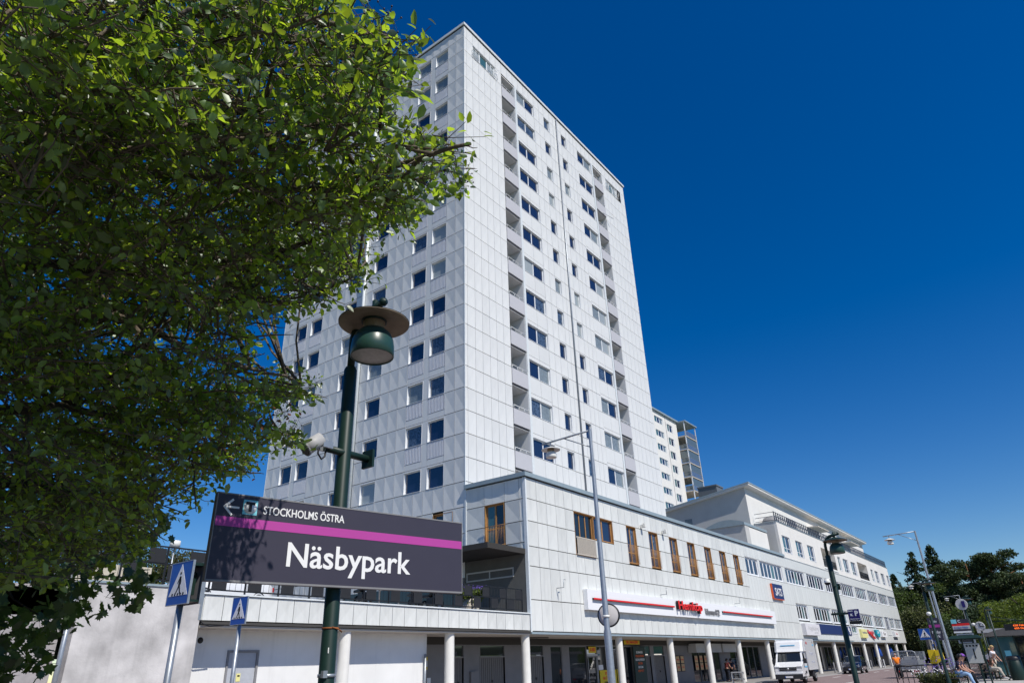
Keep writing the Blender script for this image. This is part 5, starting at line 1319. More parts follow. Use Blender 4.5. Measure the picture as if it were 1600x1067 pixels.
MB().box((36,1.0,-.02),(60,5.4,.09)).build('slab', mat('platform_slab', (.40,.39,.37), .85, .2, var=.08, scale=2), t)
MB().box((35.85,.9,-.02),(36,5.5,.11)).box((36,5.4,-.02),(60,5.55,.11)).build('kerb', mat('kerb_granite', (.36,.35,.34)), t)
# yellow box on dark post
t = thing('mail_box', 'bright yellow box with sloping lid on a thick dark post', 'yellow box', (46.4,6.25,0))
MB().tube([(46.4,6.25,0),(46.4,6.25,2.3)],.13,12).tube([(46.5,6.0,0),(46.5,6.0,2.2)],.05,8).build('post', M_plastic, t)
MB().box((46.2,6.05,1.10),(46.6,6.40,1.78)).build('box', M_yellow, t)
MB().add([(46.1,5.70,1.30),(46.5,5.70,1.30),(46.5,6.05,1.12),(46.1,6.05,1.12),(46.1,5.76,1.80),(46.5,5.76,1.80),(46.5,6.05,1.72),(46.1,6.05,1.72)],[(0,3,2,1),(4,5,6,7),(0,1,5,4),(1,2,6,5),(2,3,7,6),(3,0,4,7)]).build('hood', M_yellow, t)
MB().add([(46.06,5.60,1.22),(46.06,5.74,1.32),(46.06,5.92,1.18),(46.06,5.78,1.08),(46.18,5.60,1.22),(46.18,5.74,1.32),(46.18,5.92,1.18),(46.18,5.78,1.08)],[(0,1,2,3),(4,7,6,5),(0,4,5,1),(1,5,6,2),(2,6,7,3),(3,7,4,0)]).build('flap', M_gteal, t)
# sloping hand rails
def bars(name, label, x0, y0, x1, y1, z0, h, n, cat='railing', m=M_black):
    t = thing(name, label, cat, (x0,y0,z0))
    MB().tube([(x0,y0,z0+h),(x1,y1,z0+h)],.035,8).tube([(x0,y0,z0+.12),(x1,y1,z0+.12)],.018,6).build('hand_rail', m, t)
    for i in range(n+1):
        x = x0+(x1-x0)*i/n; y = y0+(y1-y0)*i/n; MB().tube([(x,y,z0),(x,y,z0+h)],.018 if i not in (0,n) else .03,6).build('bar', m, t)
bars('barrier', 'dark barred barrier at the lower edge in front of the trailer', 42.5,7.6,44.2,6.1,-.05,1.12,7)
bars('barrier', 'dark barred barrier between the bench and the notice board', 46.5,5.3,58,4.7,.1,1.0,26)
t = thing('flower_bed', 'planting of white and purple flowers in front of the seated men', 'flower bed', (40.5,5.6,0))
MB().box((39.6,4.95,0),(41.2,6.1,.30)).build('trough', M_concrete, t)
stuff(tuft(t, 'foliage', (40.3,5.45,.30), .7, .42, 1800, L_olive, .13, 8)); stuff(tuft(t, 'flowers', (40.3,5.6,.5), .8, .45, 240, M_signwhite, .07, 9)); stuff(tuft(t, 'purple_flowers', (40.7,5.2,.7), .7, .8, 140, L_lav, .07, 10))
# info board
t = thing('notice_board', 'green roofed notice board with a pale timetable sheet at the bus stop', 'notice board', (43.0,4.1,.1))
MB().box((42.7,3.45,2.16),(43.2,4.85,2.22)).add([(42.6,3.4,2.22),(43.3,3.4,2.22),(43.3,4.9,2.22),(42.6,4.9,2.22),(42.8,3.6,2.36),(43.1,3.6,2.36),(43.1,4.7,2.36),(42.8,4.7,2.36)],[(0,3,2,1),(4,5,6,7),(0,1,5,4),(1,2,6,5),(2,3,7,6),(3,0,4,7)]).build('roof', M_green, t)
for i, y in enumerate((3.55,3.85,4.32)): MB().box((42.95,y-.035,.1),(43.02,y+.035,2.18)).build('post', M_green, t)
MB().box((42.9,3.62,1.10),(42.94,4.28,1.98)).build('sheet', mat('timetable', (.50,.50,.46), .6, .3, var=.12, scale=20), t)
for i in range(4): MB().box((42.89,3.7+i*.14,1.84),(42.9,3.78+i*.14,1.92)).build('print', M_signblack, t)
MB().box((42.89,3.9,1.3),(42.9,3.95,1.75)).build('print_line', M_signblack, t)
# shelter
t = thing('bus_shelter', 'dark green framed glass bus shelter with a curved roof at the right edge', 'bus shelter', (55,3.2,.1))
X0_, X1_, Y0_, Y1_ = 53.2,58.4,1.35,3.95
for x in (X0_,(X0_+X1_)/2,X1_):
    for y in (Y0_,Y1_): MB().box((x-.05,y-.05,.09),(x+.05,y+.05,2.45)).build('post', M_green, t)
MB().box((X0_+.0,1.7,.09),(X0_+.06,1.78,2.45)).box((X0_,2.6,.09),(X0_+.06,2.68,2.45)).build('mullion', M_green, t)
for a, b in ((1.42,2.6),(2.68,3.9)): MB().box((X0_+.02,a,.3),(X0_+.035,b,2.35)).build('glass_panel', M_gteal if a > 2 else M_gdark, t)
for a, b in ((X0_+.06,55.7),(55.9,X1_-.06)): MB().box((a,Y1_-.01,.3),(b,Y1_+.01,2.35)).build('glass_panel', M_gdark, t); MB().box((a,Y0_-.01,.3),(b,Y0_+.01,2.35)).build('glass_panel', M_gdark, t)
n = 10; poly = [(Y0_-.3+ (Y1_-Y0_+.6)*i/n, 2.45+.38*math.sin(math.pi*i/n)) for i in range(n+1)]+[(Y1_+.3,2.40),(Y0_-.3,2.40)]
MB().prism(poly, X0_-.3, X1_+.3, 0, 'yz').build('roof', mat('shelter_roof', (.16,.15,.14), .6, .3), t)
MB().box((X0_+.0,3.0,1.2),(X0_+.012,3.3,1.6)).build('poster', M_cyan, t)
t = thing('waste_bin', 'dark green cylindrical waste bin with black lid beside the shelter', 'waste bin', (50.5,2.85,.1))
MB().lathe((50.5,2.85,.09),[(.33,0),(.36,.1),(.36,.98),(.34,1.0)],20).build('body', M_green, t)
MB().lathe((50.5,2.85,.09),[(.37,1.02),(.37,1.14),(.30,1.22),(.001,1.24)],20).build('lid', M_black, t)
# signs at the stop
t = thing('stop_sign_board', 'blue, grey and red route sign hanging above the notice board', 'bus sign', (45,4.3,2.5))
MB().box((44.95,3.95,2.98),(45.0,4.75,3.18)).build('band_dark', M_signgrey, t); MB().box((44.94,4.5,2.98),(44.949,4.75,3.18)).build('band_blue', M_cyan, t)
MB().box((44.95,3.95,2.86),(45.0,4.75,2.98)).build('band_red', M_signred, t); MB().box((44.95,3.95,2.70),(45.0,4.75,2.86)).build('band_grey', M_lgrey, t); MB().box((44.95,3.95,2.6),(45.0,4.75,2.70)).build('band_low', M_signgrey, t); MB().box((44.95,3.95,2.52),(45.0,4.75,2.6)).build('band_white', M_signwhite, t)
text('lettering','C',.18,(44.94,4.38,3.08),FACE_X,M_signwhite,t,.001,.004,1); text('lettering','Roslags Näsby',.11,(44.94,4.35,2.78),FACE_X,M_signblue,t,.001,.002,1)
t = thing('display_screen', 'grey framed display screen hanging below the route sign', 'display', (45,4.2,2.0))
MB().box((44.9,3.9,2.02),(45.05,4.66,2.48)).build('frame', M_galv, t); MB().box((44.89,3.97,2.08),(44.9,4.59,2.42)).build('screen', M_plastic, t)
MB().tube([(45.1,3.9,2.0),(45.1,3.9,3.2)],.03,6).build('post', M_green, t)
t = thing('stop_flag', 'tall narrow charcoal and magenta station sign on the tall mast', 'station sign', (45.4,5.4,2.2))
MB().box((45.38,5.35,2.22),(45.42,5.9,3.34)).build('board', M_signgrey, t); MB().box((45.37,5.36,2.86),(45.38,5.89,3.0)).build('stripe', M_magenta, t)
text('lettering','Näsby',.16,(45.37,5.62,3.16),FACE_X,M_signwhite,t,.001,.003,.8); text('lettering','Näsby',.20,(45.37,5.62,2.62),FACE_X,M_signwhite,t,.001,.004,.8); text('lettering','park',.20,(45.37,5.62,2.42),FACE_X,M_signwhite,t,.001,.004,.8)
t = thing('round_disc', 'large round white disc with a dark bar on the lamp post', 'round sign', (54.2,4.8,4.35))
MB().lathe((54.2,4.85,4.35),[(.001,-.03),(.33,-.03),(.34,0),(.33,.03),(.001,.03)],32,0,'x',smooth=False).build('disc', M_lgrey, t)
MB().box((54.12,4.66,4.17),(54.16,4.84,4.55)).build('bar', mat('sign_purple',(.020,.012,.13)), t)
t = thing('station_clock', 'round white station clock in front of the shelter roof', 'clock', (52.0,4.0,3.0))
MB().lathe((52.0,4.05,2.96),[(.001,-.05),(.24,-.05),(.26,0),(.24,.05),(.001,.05)],28,0,'x',smooth=False).build('dial', M_lgrey, t)
c = MB(); c.box((51.93,4.03,2.96),(51.945,4.07,3.14)); c.box((51.93,3.86,2.94),(51.945,4.06,2.98))
for k in range(12):
    a = R(30*k); y, z = 4.05+.21*math.sin(a), 2.96+.21*math.cos(a); c.box((51.935,y-.012,z-.02),(51.945,y+.012,z+.02))
c.build('hands', M_signblack, t)
MB().tube([(52.05,4.05,.1),(52.05,4.05,2.7)],.05,8).build('post', M_green, t)
t = thing('stop_building', 'low grey flat building roof behind the clock', 'kiosk', (66,2.0,0))
MB().box((66,-1.0,0),(72,5.0,2.85)).build('wall', M_cap, t); MB().box((65.6,-1.5,2.85),(72.4,5.4,3.1)).build('roof', M_lgrey, t); MB().box((65.97,2.5,2.6),(65.99,2.9,2.75)).build('lamp', M_signred, t)
t = thing('departure_display', 'black departure display with orange text rows above the shelter', 'display', (50,1.5,2.6))
MB().box((49.95,.6,2.62),(50.15,2.75,2.95)).build('housing', M_black, t)
led = mat('led_orange', (1.0,.16,.02), .5, .3, var=0, emit=1.2)
text('led_row','628 Näsby 4 min',.13,(49.94,1.75,2.86),FACE_X,led,t,.001,.002,1.25); text('led_row','605 Danderyd 9',.13,(49.94,1.75,2.71),FACE_X,led,t,.001,.002,1.25)
MB().tube([(50.1,3.3,.1),(50.1,3.3,3.7)],.05,8).tube([(50.1,3.3,3.12),(50.1,.4,3.12)],.03,6).tube([(50.1,3.3,3.4),(50.1,2.0,3.12)],.02,6).build('gantry', M_green, t)
# bollards, parasols and cafe chairs in the arcade
for i, x in enumerate((69.8,71.4,86.2,87.8,89.4,94.5,96.2,98.0,101.8,103.4,104.9,109.8,111.4,113.0,118.0,119.8,125.6,127.4)):
    t = tag(MB().lathe((x,21.35,0),[(.09,0),(.085,.95),(.05,1.02),(.001,1.03)],12).build('bollard', M_lgrey if i % 2 else M_grey),
        'grey steel bollard on the kerb between the columns', 'bollard', 'bollards on the kerb by the columns')
for i, (x, lb) in enumerate(((117.6,'left closed dark blue parasol of the left pair by the far columns'),(119.6,'right closed dark blue parasol of the left pair by the far columns'),(126.4,'left closed dark blue parasol of the right pair by the last columns'),(128.4,'right closed dark blue parasol of the right pair by the last columns'))):
    t = thing('parasol', lb, 'parasol', (x,22.9,0), group='closed blue parasols by the far columns')
    MB().tube([(x,22.9,0),(x,22.9,2.9)],.03,6).build('pole', M_lampw, t)
    MB().lathe((x,22.9,0),[(.26,1.35),(.42,1.5),(.30,2.2),(.10,2.8),(.001,2.9)],10).build('canopy', mat('parasol_blue', (.02,.07,.30), .8, .2), t)
    MB().lathe((x,22.9,0),[(.3,0),(.3,.1),(.05,.12)],10).build('foot', M_concrete, t)
t = thing('cage_trolley', 'grey wire cage trolley parked behind the column by the posters', 'trolley', (63.5,23.6,0))
m = MB()
for i in range(15): m.box((62.8+i*.11,23.4,.15),(62.8+i*.11+.015,23.41,1.75)); m.box((62.8+i*.11,24.2,.15),(62.8+i*.11+.015,24.21,1.75))
for z in (.15,.5,.9,1.3,1.75): m.box((62.8,23.4,z),(64.4,23.415,z+.02)); m.box((62.8,24.2,z),(64.4,24.215,z+.02)); m.box((62.8,23.4,z),(62.815,24.2,z+.02)); m.box((64.4,23.4,z),(64.415,24.2,z+.02))
m.build('cage', M_galv, t); MB().box((62.8,23.4,.1),(64.4,24.2,.15)).build('base', M_galv, t)
t = thing('folding_stand', 'small grey folding stand on the pavement left of the truck', 'stand', (57.2,21.2,0))
MB().box((57.0,20.9,.72),(57.3,21.9,.80)).box((57.0,20.9,.3),(57.3,21.9,.34)).build('top', M_lgrey, t)
for y in (20.95,21.85): MB().box((57.0,y,0),(57.3,y+.04,.75)).build('leg', M_lgrey, t)
t = thing('rubber_block', 'small dark kerb block with a yellow top behind the truck', 'kerb block', (64.3,18.6,0))
MB().box((64.2,18.3,-.05),(64.5,18.8,.32),0).build('body', M_plastic, t); MB().box((64.2,18.3,.32),(64.5,18.8,.40)).build('top', M_yellow, t)
# ================================================================== VEGETATION
LEAF_OV = (np.array([(0,0,0),(.28,.26,.07),(.28,-.26,.07),(.66,.24,.03),(.66,-.24,.03),(1,0,-.10),(.48,0,-.02)], float), [(0,6,1),(0,2,6),(1,6,3),(2,4,6),(3,6,5),(6,4,5)])
_m = [(0,0),(.12,.16),(.05,.42),(.30,.34),(.42,.56),(.52,.30),(.70,.34),(.72,.16),(1,0)]
LEAF_MA = (np.array([(x-.0,y,.03*abs(y)) for x, y in _m]+[(x,-y,.03*y) for x, y in _m[-2:0:-1]]+[(.38,0,-.02)], float), None)
_n = len(LEAF_MA[0])-1
LEAF_MA = (LEAF_MA[0], [(i, (i+1) % _n, _n) for i in range(_n)])
LEAF_Q = (np.array([(0,0,0),(.5,.42,.08),(1,0,-.04),(.5,-.42,.08)], float), [(0,3,2),(0,2,1)])
def frames(n, up=.9, g=rng, dirs=None, droop=.0):
    """random leaf frames: rows are axis, side, normal"""
    nz = g.normal(size=(n,3)); nz[:,2] = np.abs(nz[:,2])*.6+up; nz /= np.linalg.norm(nz,axis=1)[:,None]
    a = g.normal(size=(n,3)) if dirs is None else dirs+g.normal(size=(n,3))*.7
    a[:,2] -= droop
    a -= (a*nz).sum(1)[:,None]*nz; a /= np.linalg.norm(a,axis=1)[:,None]
    s = np.cross(nz, a)
    return np.stack([a,s,nz],1)
def leaves_mesh(name, P, F, S, tpl, m):
    T, tf = tpl; n = len(P)
    V = (np.einsum('tk,nkj->ntj', T, F)*S[:,None,None]+P[:,None,:]).reshape(-1,3)
    tf = np.array(tf); f = (tf[None]+(np.arange(n)*len(T))[:,None,None]).reshape(-1,3)
    me = bpy.data.meshes.new(name); me.vertices.add(len(V)); me.vertices.foreach_set('co', V.astype(np.float32).ravel())
    me.loops.add(f.size); me.loops.foreach_set('vertex_index', f.astype(np.int32).ravel())
    me.polygons.add(len(f)); me.polygons.foreach_set('loop_start', (np.arange(len(f))*3).astype(np.int32)); me.polygons.foreach_set('loop_total', np.full(len(f),3,np.int32))
    me.update(calc_edges=True); me.materials.append(m); me.validate(); return me
def inpoly(x, y, P):
    c = False; n = len(P); j = n-1
    for i in range(n):
        if (P[i][1] > y) != (P[j][1] > y) and x < (P[j][0]-P[i][0])*(y-P[i][1])/(P[j][1]-P[i][1])+P[i][0]: c = not c
        j = i
    return c
def limb(mb, pts, r0, r1, n=6, wob=.03, seg=5, seed=0):
    g = random.Random(seed); pts = [Vector(p) for p in pts]; out = [pts[0]]
    for a, b in zip(pts, pts[1:]):
        for i in range(1, seg+1):
            q = a.lerp(b, i/seg)
            if i < seg: q += Vector((g.uniform(-1,1),g.uniform(-1,1),g.uniform(-1,1)))*wob*(b-a).length
            out.append(q)
    k = len(out)-1
    mb.tube(out, [r0+(r1-r0)*(i/k)**.8 for i in range(k+1)], n); return out

def serviceberry():
    t = thing('foreground_tree', 'big leafy tree with dark berries overhanging the upper left of the view', 'tree', (.35,5.2,0))
    poly = [(-1500,-1500),(-200,-1300),(250,-900),(500,-450),(560,-150),(580,0),(622,40),(645,85),(640,120),(605,150),(600,185),(640,190),(668,215),(705,200),(738,226),(755,262),(728,298),(690,300),(655,312),(640,355),(600,375),(580,405),(560,450),(520,462),(505,495),(470,480),(440,500),(432,530),(400,505),(385,540),(400,575),(450,572),(500,588),(505,612),(462,640),(440,650),(480,668),(488,695),(452,705),(420,690),(395,700),(405,740),(365,745),(335,735),(318,760),(330,785),(290,800),(262,812),(235,850),(200,880),(120,900),(0,930),(-700,1000),(-1500,700)]
    g = np.random.default_rng(11)
    # limbs: (list of picture points with distance) from the trunk
    trunk = Vector((.35,5.2,0)); fork = Vector((.45,5.0,2.6))
    def P3(px, py, d):
        r = ray(px, py).normalized(); return CAM+r*d
    mb = MB(); limb(mb, [trunk, Vector((.30,5.15,1.3)), fork], .17, .13, 10, .02, 4, 1)
    mb.build('trunk', M_bark, t)
    specs = [([(-60,320,4.6),(150,215,4.2),(235,165,3.9),(330,95,3.7)], .060),([(150,215,4.2),(280,175,3.7),(450,170,3.4),(560,200,3.1)], .042),
        ([(-80,560,4.4),(70,470,4.5),(200,500,4.8),(330,560,5.0),(470,600,5.2)], .065),([(-50,420,4.6),(180,420,4.3),(400,400,4.0),(600,340,3.6)], .05),
        ([(-60,320,4.6),(60,120,4.0),(180,-100,3.6),(260,-350,3.4)], .06),([(-100,640,4.9),(120,640,5.2),(300,690,5.4),(360,720,5.5)], .045),
        ([(200,260,4.2),(420,300,3.8),(600,260,3.3),(735,225,3.0)], .035),([(-90,760,5.3),(100,760,5.6),(230,790,5.8)], .04),
        ([(60,120,4.0),(300,20,3.6),(480,30,3.3),(610,60,3.1)], .04),([(180,420,4.3),(330,470,4.6),(480,470,4.7),(555,430,4.6)], .03),
        ([(200,500,4.8),(330,640,5.2),(440,680,5.4)], .025),([(180,-100,3.6),(380,-150,3.3),(520,-200,3.2)], .04)]
    limbs = []
    lm = MB()
    for i, (pts, r) in enumerate(specs):
        w3 = [P3(*p) for p in pts]
        if pts[0][0] < 0: w3 = [fork+Vector((0,0,.02*i))]+w3
        lb = MB(); o = limb(lb, w3, r, .008, 7, .035, 5, 20+i); lb.build('limb', M_bark if i % 2 else M_barkpale, t); limbs += o
    L = np.array([tuple(p) for p in limbs])
    P = []; D = []; Z = []; tw = MB(); nsp = 0
    NS = 560
    while nsp < NS:
        px = g.uniform(-420, 760); py = g.uniform(-300, 915)
        if px < 0 and g.random() < .62: continue
        if py < 0 and g.random() < .86: continue
        if py < 300 and g.random() < .32: continue
        if not inpoly(px, py, poly): continue
        low = max(0, min(1, (py-380)/250)); edge = max(0, min(1, (px-430)/280))
        near = 2.45+max(0, min(1, (py-50)/650))*1.6
        deep = 3.6-2.9*edge
        d = near+g.random()**1.25*deep
        c = np.array(CAM+ray(px, py).normalized()*d)
        if c[2] > 9.5 or ((c[0]-3.6)**2+(c[1]-4.4)**2 < .45 and c[2] < 5.1): continue
        nsp += 1
        j = np.argmin(((L-c)**2).sum(1)); v = c-L[j]; dist = np.linalg.norm(v)+1e-6; v /= dist
        out_ = c-np.array((.4,5.0,3.4)); out_ /= np.linalg.norm(out_)
        ax0 = v*.5+out_*.7+g.normal(size=3)*.35; ax0[2] = ax0[2]*.45+.05; ax0 /= np.linalg.norm(ax0)
        sd = np.cross(ax0, (0,0,1)); sd /= np.linalg.norm(sd)+1e-6; nrm_ = np.cross(sd, ax0)
        Ls = g.uniform(.55, 1.05)*(1-.35*edge)
        st = Vector(L[j]); tip = Vector(c+ax0*Ls*.5); bb = Vector(c-ax0*Ls*.5)
        pt = proj(tip)
        if pt and not inpoly(pt[0], pt[1], poly): tip = Vector(c)+(tip-Vector(c))*.25
        pb_ = proj(bb)
        if pb_ and not inpoly(pb_[0], pb_[1], poly): bb = Vector(c)+(bb-Vector(c))*.2
        if dist < 2.2: limb(tw, [st, bb, Vector(c), tip], .011, .002, 4, .05, 3, nsp)
        else: limb(tw, [bb, Vector(c), tip], .008, .002, 4, .05, 3, nsp)
        for q in range(int(g.integers(15, 24))):
            f = g.random(); sgn = -1 if g.random() < .5 else 1; wd = (.10+.30*math.sin(math.pi*min(1, f+.15)))*Ls
            cc = c+ax0*(f-.5)*Ls+sd*sgn*wd*g.random()+nrm_*g.normal()*.045
            pr = proj(cc)
            if pr and not inpoly(pr[0], pr[1], poly): continue
            ax = ax0*.6+sd*sgn*.7+g.normal(size=3)*.35; ax /= np.linalg.norm(ax); tl = .13+.12*g.random(); k = int(g.integers(5, 9))
            base = c+ax0*(f-.6)*Ls
            tw.tube([Vector(base), Vector(cc-ax*tl*.2), Vector(cc+ax*tl*.5)], [.0032,.0025,.0012], 3, cap=False)
            perp = np.cross(ax, [0,0,1.0]); big = .72+.7*g.random()
            for q2 in range(k):
                ff = q2/(k-1); s_ = 1 if q2 % 2 else -1
                P.append(cc+ax*(ff-.5)*tl+g.normal(size=3)*.01+perp*s_*.006); D.append(ax*(.4+.8*ff)+perp*s_*.8); Z.append(big*(.032+.020*g.random()))
    print('leaves', len(P))
    P = np.array(P); D = np.array(D); S = np.array(Z)
    F = frames(len(P), .30, g, D, .3)
    # the 300 leaves that show largest are objects of their own
    cw = np.array(CAM); d = P-cw; zz = d@np.array(fw); X = 800+FPX*(d@np.array(RT))/zz; Y = 533.5-FPX*(d@np.array(UP))/zz
    size = np.where((zz > .2)&(X > 2)&(X < 1598)&(Y > 2)&(Y < 1060), S/np.maximum(zz,.3), 0)
    top = np.argsort(-size)[:300]; rest = np.ones(len(P), bool); rest[top] = False
    one = leaves_mesh('leaf', np.zeros((1,3)), np.eye(3)[None], np.ones(1), LEAF_OV, L_fore)
    o0 = WL(t)
    for i in top:
        o = bpy.data.objects.new('leaf', one); COL.objects.link(o); o.parent = t
        M = Matrix([[*(F[i][k]*S[i])] for k in range(3)]).transposed().to_4x4(); M.translation = Vector(P[i]-np.array(o0)); o.matrix_local = M
    me = leaves_mesh('foliage', P[rest]-np.array(o0), F[rest], S[rest], LEAF_OV, L_fore)
    stuff(put('foliage', me, t))
    stuff(tw.build('twigs', M_barkpale, t, fix=False))
    # berries and withered leaves
    be = MB(); k = 0
    while k < 230:
        px = g.uniform(300, 765); py = g.uniform(0, 720)
        if not inpoly(px, py, poly) or inpoly(px+45, py+10, poly) and g.random() < .9: continue
        c = np.array(CAM+ray(px, py).normalized()*(2.7+py/700*1.9+g.random()*.4)); k += 1
        for q in range(int(g.integers(1, 4))):
            p = c+g.normal(size=3)*.02; be.lathe(tuple(p),[(.001,-.0045),(.0042,-.002),(.0042,.002),(.001,.0045)],6); be.tube([tuple(p), tuple(c+np.array((0,0,.04)))], .0008, 3, cap=False)
    stuff(be.build('berries', M_berry, t, fix=False))
    pd = []
    for i in range(420):
        px, py = ((g.normal(290, 40), g.normal(705, 22)) if i % 3 else (g.normal(415, 25), g.normal(668, 15)))
        pd.append(np.array(CAM+ray(px, py).normalized()*(4.6+g.random()*.6)))
    pd = np.array(pd); me = leaves_mesh('withered_leaves', pd-np.array(o0), frames(len(pd), .2, g), np.full(len(pd), .028), LEAF_OV, M_deadleaf)
    stuff(put('withered_leaves', me, t))
serviceberry()

def maple():
    t = thing('maple_tree', 'dark maple with lobed leaves hanging at the lower left edge before the concrete wall', 'maple tree', (-.4,9.0,0))
    poly = [(-600,600),(60,640),(180,740),(262,800),(270,840),(225,850),(232,890),(238,925),(205,955),(175,935),(160,965),(118,962),(120,985),(85,985),(75,1005),(82,1040),(55,1062),(30,1045),(-20,1080),(-600,1200)]
    g = np.random.default_rng(21); P = []; 
    mb = MB(); limb(mb, [(-.4,9.0,0),(-.3,9.0,2.2),(.1,9.0,5.0)], .16, .05, 9, .02, 4, 3); mb.build('trunk', M_bark, t)
    for i, (a, b) in enumerate((((150,880),7.6),((60,960),7.4),((220,830),7.9),((110,790),8.4))):
        lb = MB(); limb(lb, [(-.3,9.0,1.8+.4*i), CAM+ray(-60,900-60*i).normalized()*8, CAM+ray(*a).normalized()*b], .04, .006, 6, .04, 4, 40+i); lb.build('limb', M_bark, t)
    while len(P) < 5200:
        px = g.uniform(-500, 275); py = g.uniform(620, 1150)
        if not inpoly(px, py, poly): continue
        if noise.noise(Vector((px*.02, py*.02, 9))) < -.28 and g.random() < .85: continue
        P.append(np.array(CAM+ray(px, py).normalized()*(6.6+2.4*g.random())))
    P = np.array(P); S = g.uniform(.075, .13, len(P)); F = frames(len(P), .35, g, None, .5); o0 = np.array(WL(t))
    order = np.argsort(np.linalg.norm(P-np.array(CAM), axis=1)-S*20); top = order[:300]; rest = order[300:]
    one = leaves_mesh('leaf', np.zeros((1,3)), np.eye(3)[None], np.ones(1), LEAF_MA, L_maple)
    for i in top:
        o = bpy.data.objects.new('leaf', one); COL.objects.link(o); o.parent = t
        M = Matrix([[*(F[i][k]*S[i])] for k in range(3)]).transposed().to_4x4(); M.translation = Vector(P[i]-o0); o.matrix_local = M
    stuff(put('foliage', leaves_mesh('foliage', P[rest]-o0, F[rest], S[rest], LEAF_MA, L_maple), t))
maple()

def crown_points(kind, h, r, g, n):
    """points of leaf clumps in tree axes (trunk at origin)"""
    if kind == 'spruce':
        nb = 90; z = np.sort(g.random(nb)**.85); az = np.cumsum(g.uniform(1.7, 2.9, nb)); L = r*(1-z)**.75*g.uniform(.45, 1.1, nb)+.25
        k = g.choice(nb, n, p=L/L.sum()); f = g.random(n)**.65
        q = L[k]*f; a = az[k]+g.normal(size=n)*.16/(.4+f); zz = h*(.10+.90*z[k])-q*.30+g.normal(size=n)*.16-.25*np.abs(g.normal(size=n))*f
        return np.stack([q*np.cos(a), q*np.sin(a), zz], 1)
    if kind == 'pine':
        k = 24; z = g.uniform(.36, .97, k); a = g.uniform(0, 6.283, k); rad = r*np.clip(1.25-1.5*np.abs(z-.66), .25, 1.2)*g.uniform(.15, .95, k)
        C = np.stack([rad*np.cos(a), rad*np.sin(a), h*z], 1); R_ = r*g.uniform(.20, .38, k); flat = np.full(k, .5)
    else:
        k = 60; v = g.normal(size=(k,3)); v /= np.linalg.norm(v,axis=1)[:,None]; q = g.random(k)**.35
        C = np.stack([v[:,0]*r*q*.88, v[:,1]*r*q*.88, h*.50+v[:,2]*h*.43*q], 1); R_ = r*g.uniform(.14, .34, k); flat = np.full(k, .75)
    i = g.choice(k, n, p=R_**2/(R_**2).sum()); v = g.normal(size=(n,3)); v /= np.linalg.norm(v,axis=1)[:,None]; q = R_[i]*g.random(n)**.33
    return C[i]+np.stack([v[:,0]*q, v[:,1]*q, v[:,2]*q*flat[i]], 1)
def bg_tree(name, label, kind, x, y, z0, h, r, m, bark, n=5000, size=.45, seed=1, group=None):
    g = np.random.default_rng(seed); t = thing(name, label, 'tree', (x,y,z0), group=group)
    n = int(n*2.6); size *= .60; P = crown_points(kind, h, r, g, n); F = frames(len(P), .25 if kind != 'spruce' else .5, g)
    S = g.uniform(.6, 1.3, len(P))*size
    put('crown', leaves_mesh('crown', P, F, S, LEAF_Q, m), t)
    b = MB(); limb(b, [(x,y,z0-1),(x+.2,y,z0+h*.5),(x,y+.2,z0+h*.92)], r*.075+.06, .05, 7, .01, 4, seed)
    gg = random.Random(seed)
    for i in range(6):
        a = gg.uniform(0, 6.28); zz = h*gg.uniform(.35,.8); b.tube([(x,y,z0+zz),(x+math.cos(a)*r*.6,y+math.sin(a)*r*.6,z0+zz+r*.25)],[.09,.03],5)
    b.build('trunk', bark, t)
    return t
def pol(az, d): return d*math.cos(R(az)), d*math.sin(R(az))
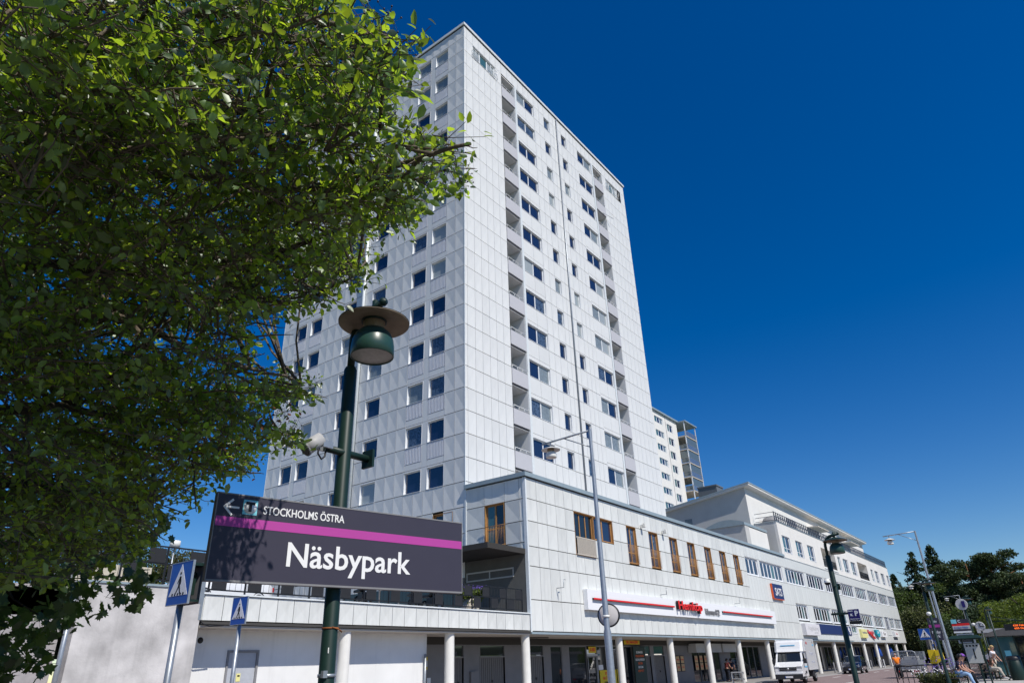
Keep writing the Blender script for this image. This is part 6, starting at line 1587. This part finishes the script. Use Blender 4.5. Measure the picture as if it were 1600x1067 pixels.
far = [ # name, label, kind, az, dist, ground z, top elevation, radius, mat, bark
 ('spruce_tree','left of the two tall dark spruces against the sky beyond the building end','spruce',7.25,168,1.5,6.45,8.0,L_con,M_bark,.62),
 ('spruce_tree','right of the two tall dark spruces, crossed by the tall steel mast','spruce',6.05,172,2,6.75,8.5,L_con,M_bark,.66),
 ('spruce_tree','short spruce top showing just beside the end of the white building','spruce',8.75,185,1,5.1,5.0,L_con,M_bark,.6),
 ('birch_tree','feathery olive tree to the left of the spruces','oak',7.9,175,1,5.0,5.0,L_olive,M_bark,.5),
 ('pine_tree','tall pine with a broad rounded head in the middle of the forest edge','pine',4.1,152,2,5.85,6.0,L_pine,M_pinebark,.55),
 ('pine_tree','tallest pine rising right of the middle of the forest edge','pine',2.75,150,2,5.95,6.0,L_pine,M_pinebark,.55),
 ('pine_tree','dark pine between the two broad pines','pine',3.4,165,2,5.3,6.0,L_con,M_pinebark,.55),
 ('pine_tree','pine with a ragged top at the right edge of the picture','pine',1.3,145,2,4.5,5.0,L_pine,M_pinebark,.5),
 ('leafy_tree','dark leafy tree between the spruces and the pines','oak',5.2,165,2,4.6,6.0,L_far,M_bark,.55),
 ('leafy_tree','dark green leafy tree directly behind the white disc','oak',4.6,150,1,4.2,6.0,L_con,M_bark,.5),
 ('willow_tree','olive green bushy tree beside the last column of the shopping building','oak',7.9,150,0,2.9,6.5,L_olive,M_bark,.45),
 ('willow_tree','wide olive willow behind the tall dark lamp post','oak',6.6,148,0,3.4,6.5,L_olive,M_bark,.45),
 ('leafy_tree','dark tree at the end of the street under the spruces','oak',8.35,165,0,4.2,6.5,L_far,M_bark,.5),
 ('leafy_tree','green tree behind the route sign','oak',5.4,135,0,2.9,5.5,L_far,M_bark,.42),
 ('leafy_tree','dark low tree behind the seated men','oak',6.2,128,0,1.9,4.5,L_con,M_bark,.4),
 ('leafy_tree','dark tree filling the gap behind the clock','oak',3.9,130,0,2.9,6.0,L_con,M_bark,.42),
 ('leafy_tree','dark leafy tree behind the bus shelter','oak',2.9,128,0,2.8,6.0,L_far,M_bark,.42),
 ('leafy_tree','dark leafy tree low at the right edge','oak',1.9,140,0,3.4,6.0,L_con,M_bark,.42)]
for i, (nm, lb, kd, az, d, z0, el, r, m, bk, sz) in enumerate(far):
    x, y = pol(az, d); h = 1.65+d*math.tan(R(el))-z0
    bg_tree(nm, lb, kd, x, y, z0, h, r, m, bk, 6500 if kd != 'spruce' else 7500, sz, 50+i, 'trees at the forest edge beyond the street')
x, y = pol(1.75, 82); bg_tree('golden_shrub', 'bright yellow-green shrub behind the bus shelter at the right edge', 'oak', x, y, 0, 6.6, 3.9, L_bright, M_bark, 6500, .26, 90)
x, y = pol(3.3, 92); bg_tree('golden_shrub', 'smaller bright yellow-green shrub left of the larger one', 'oak', x, y, 0, 4.2, 2.6, L_bright, M_bark, 3500, .22, 91)
# forest mass behind and under the single trees
g = np.random.default_rng(33); P = []
for i in range(70000):
    az = g.uniform(-6, 12.5); d = g.uniform(172, 235); gx, gy = pol(az, d)
    top = 1.65+d*math.tan(R(3.2+.5*math.sin(az*2.3)+.35*math.sin(az*5.1)+.15*math.sin(az*17)))*(1.0 if az > -2 else .9)
    P.append((gx, gy, 1+(top-1)*g.random()**.6))
P = np.array(P); o = put('forest', leaves_mesh('forest', P, frames(len(P), .3, g), g.uniform(.35, .8, len(P)), LEAF_Q, L_con)); stuff(o); tag(o, 'dark far-off woodland closing the street behind the single trees', 'forest')
# trees on the left behind the terrace
for i, (az, d, el, r, m, lb) in enumerate(((62.9,58,8.9,3.0,L_olive,'rounded green tree above the terrace railing by the crossing sign'),(65.2,62,9.6,3.2,L_far,'green tree behind the terrace second from the crossing sign'),(68.0,66,10.0,3.8,L_olive,'olive tree behind the terrace half hidden by the maple'),(71.5,62,9.6,4.0,L_far,'leafy tree at the far left behind the maple leaves'),(61.3,75,6.5,2.6,L_olive,'small tree top between the crossing sign and the station sign'))):
    x, y = pol(az, d); z0 = 4.1 if i < 9 else 0; h = 1.65+d*math.tan(R(el))-z0
    bg_tree('terrace_tree', lb, 'oak', x, y, z0, h, r, m, M_bark, 5000, .24, 120+i, 'trees behind the terrace')
t = thing('pale_lamp', 'pale drum shaped lamp on a thin post above the terrace railing', 'lamp post', (11.6,24.8,4.1))
MB().tube([(11.9,23.5,4.1),(11.9,23.5,5.75)],.025,8).build('post', M_galv, t); MB().lathe((11.9,23.5,5.75),[(.001,0),(.17,0),(.17,.22),(.001,.24)],16).build('drum', M_lampw, t)
t = thing('pale_van', 'cream van roof seen through the railing behind the crossing sign', 'van', (10.2,25.3,4.12))
MB().box((9.6,25.0,4.5),(12.0,26.8,5.25)).build('body', M_paley if False else mat('cream_paint',(.55,.50,.40),.4,.4), t); MB().box((9.55,24.98,4.12),(12.05,26.9,4.5)).build('lower_body', M_navy, t)
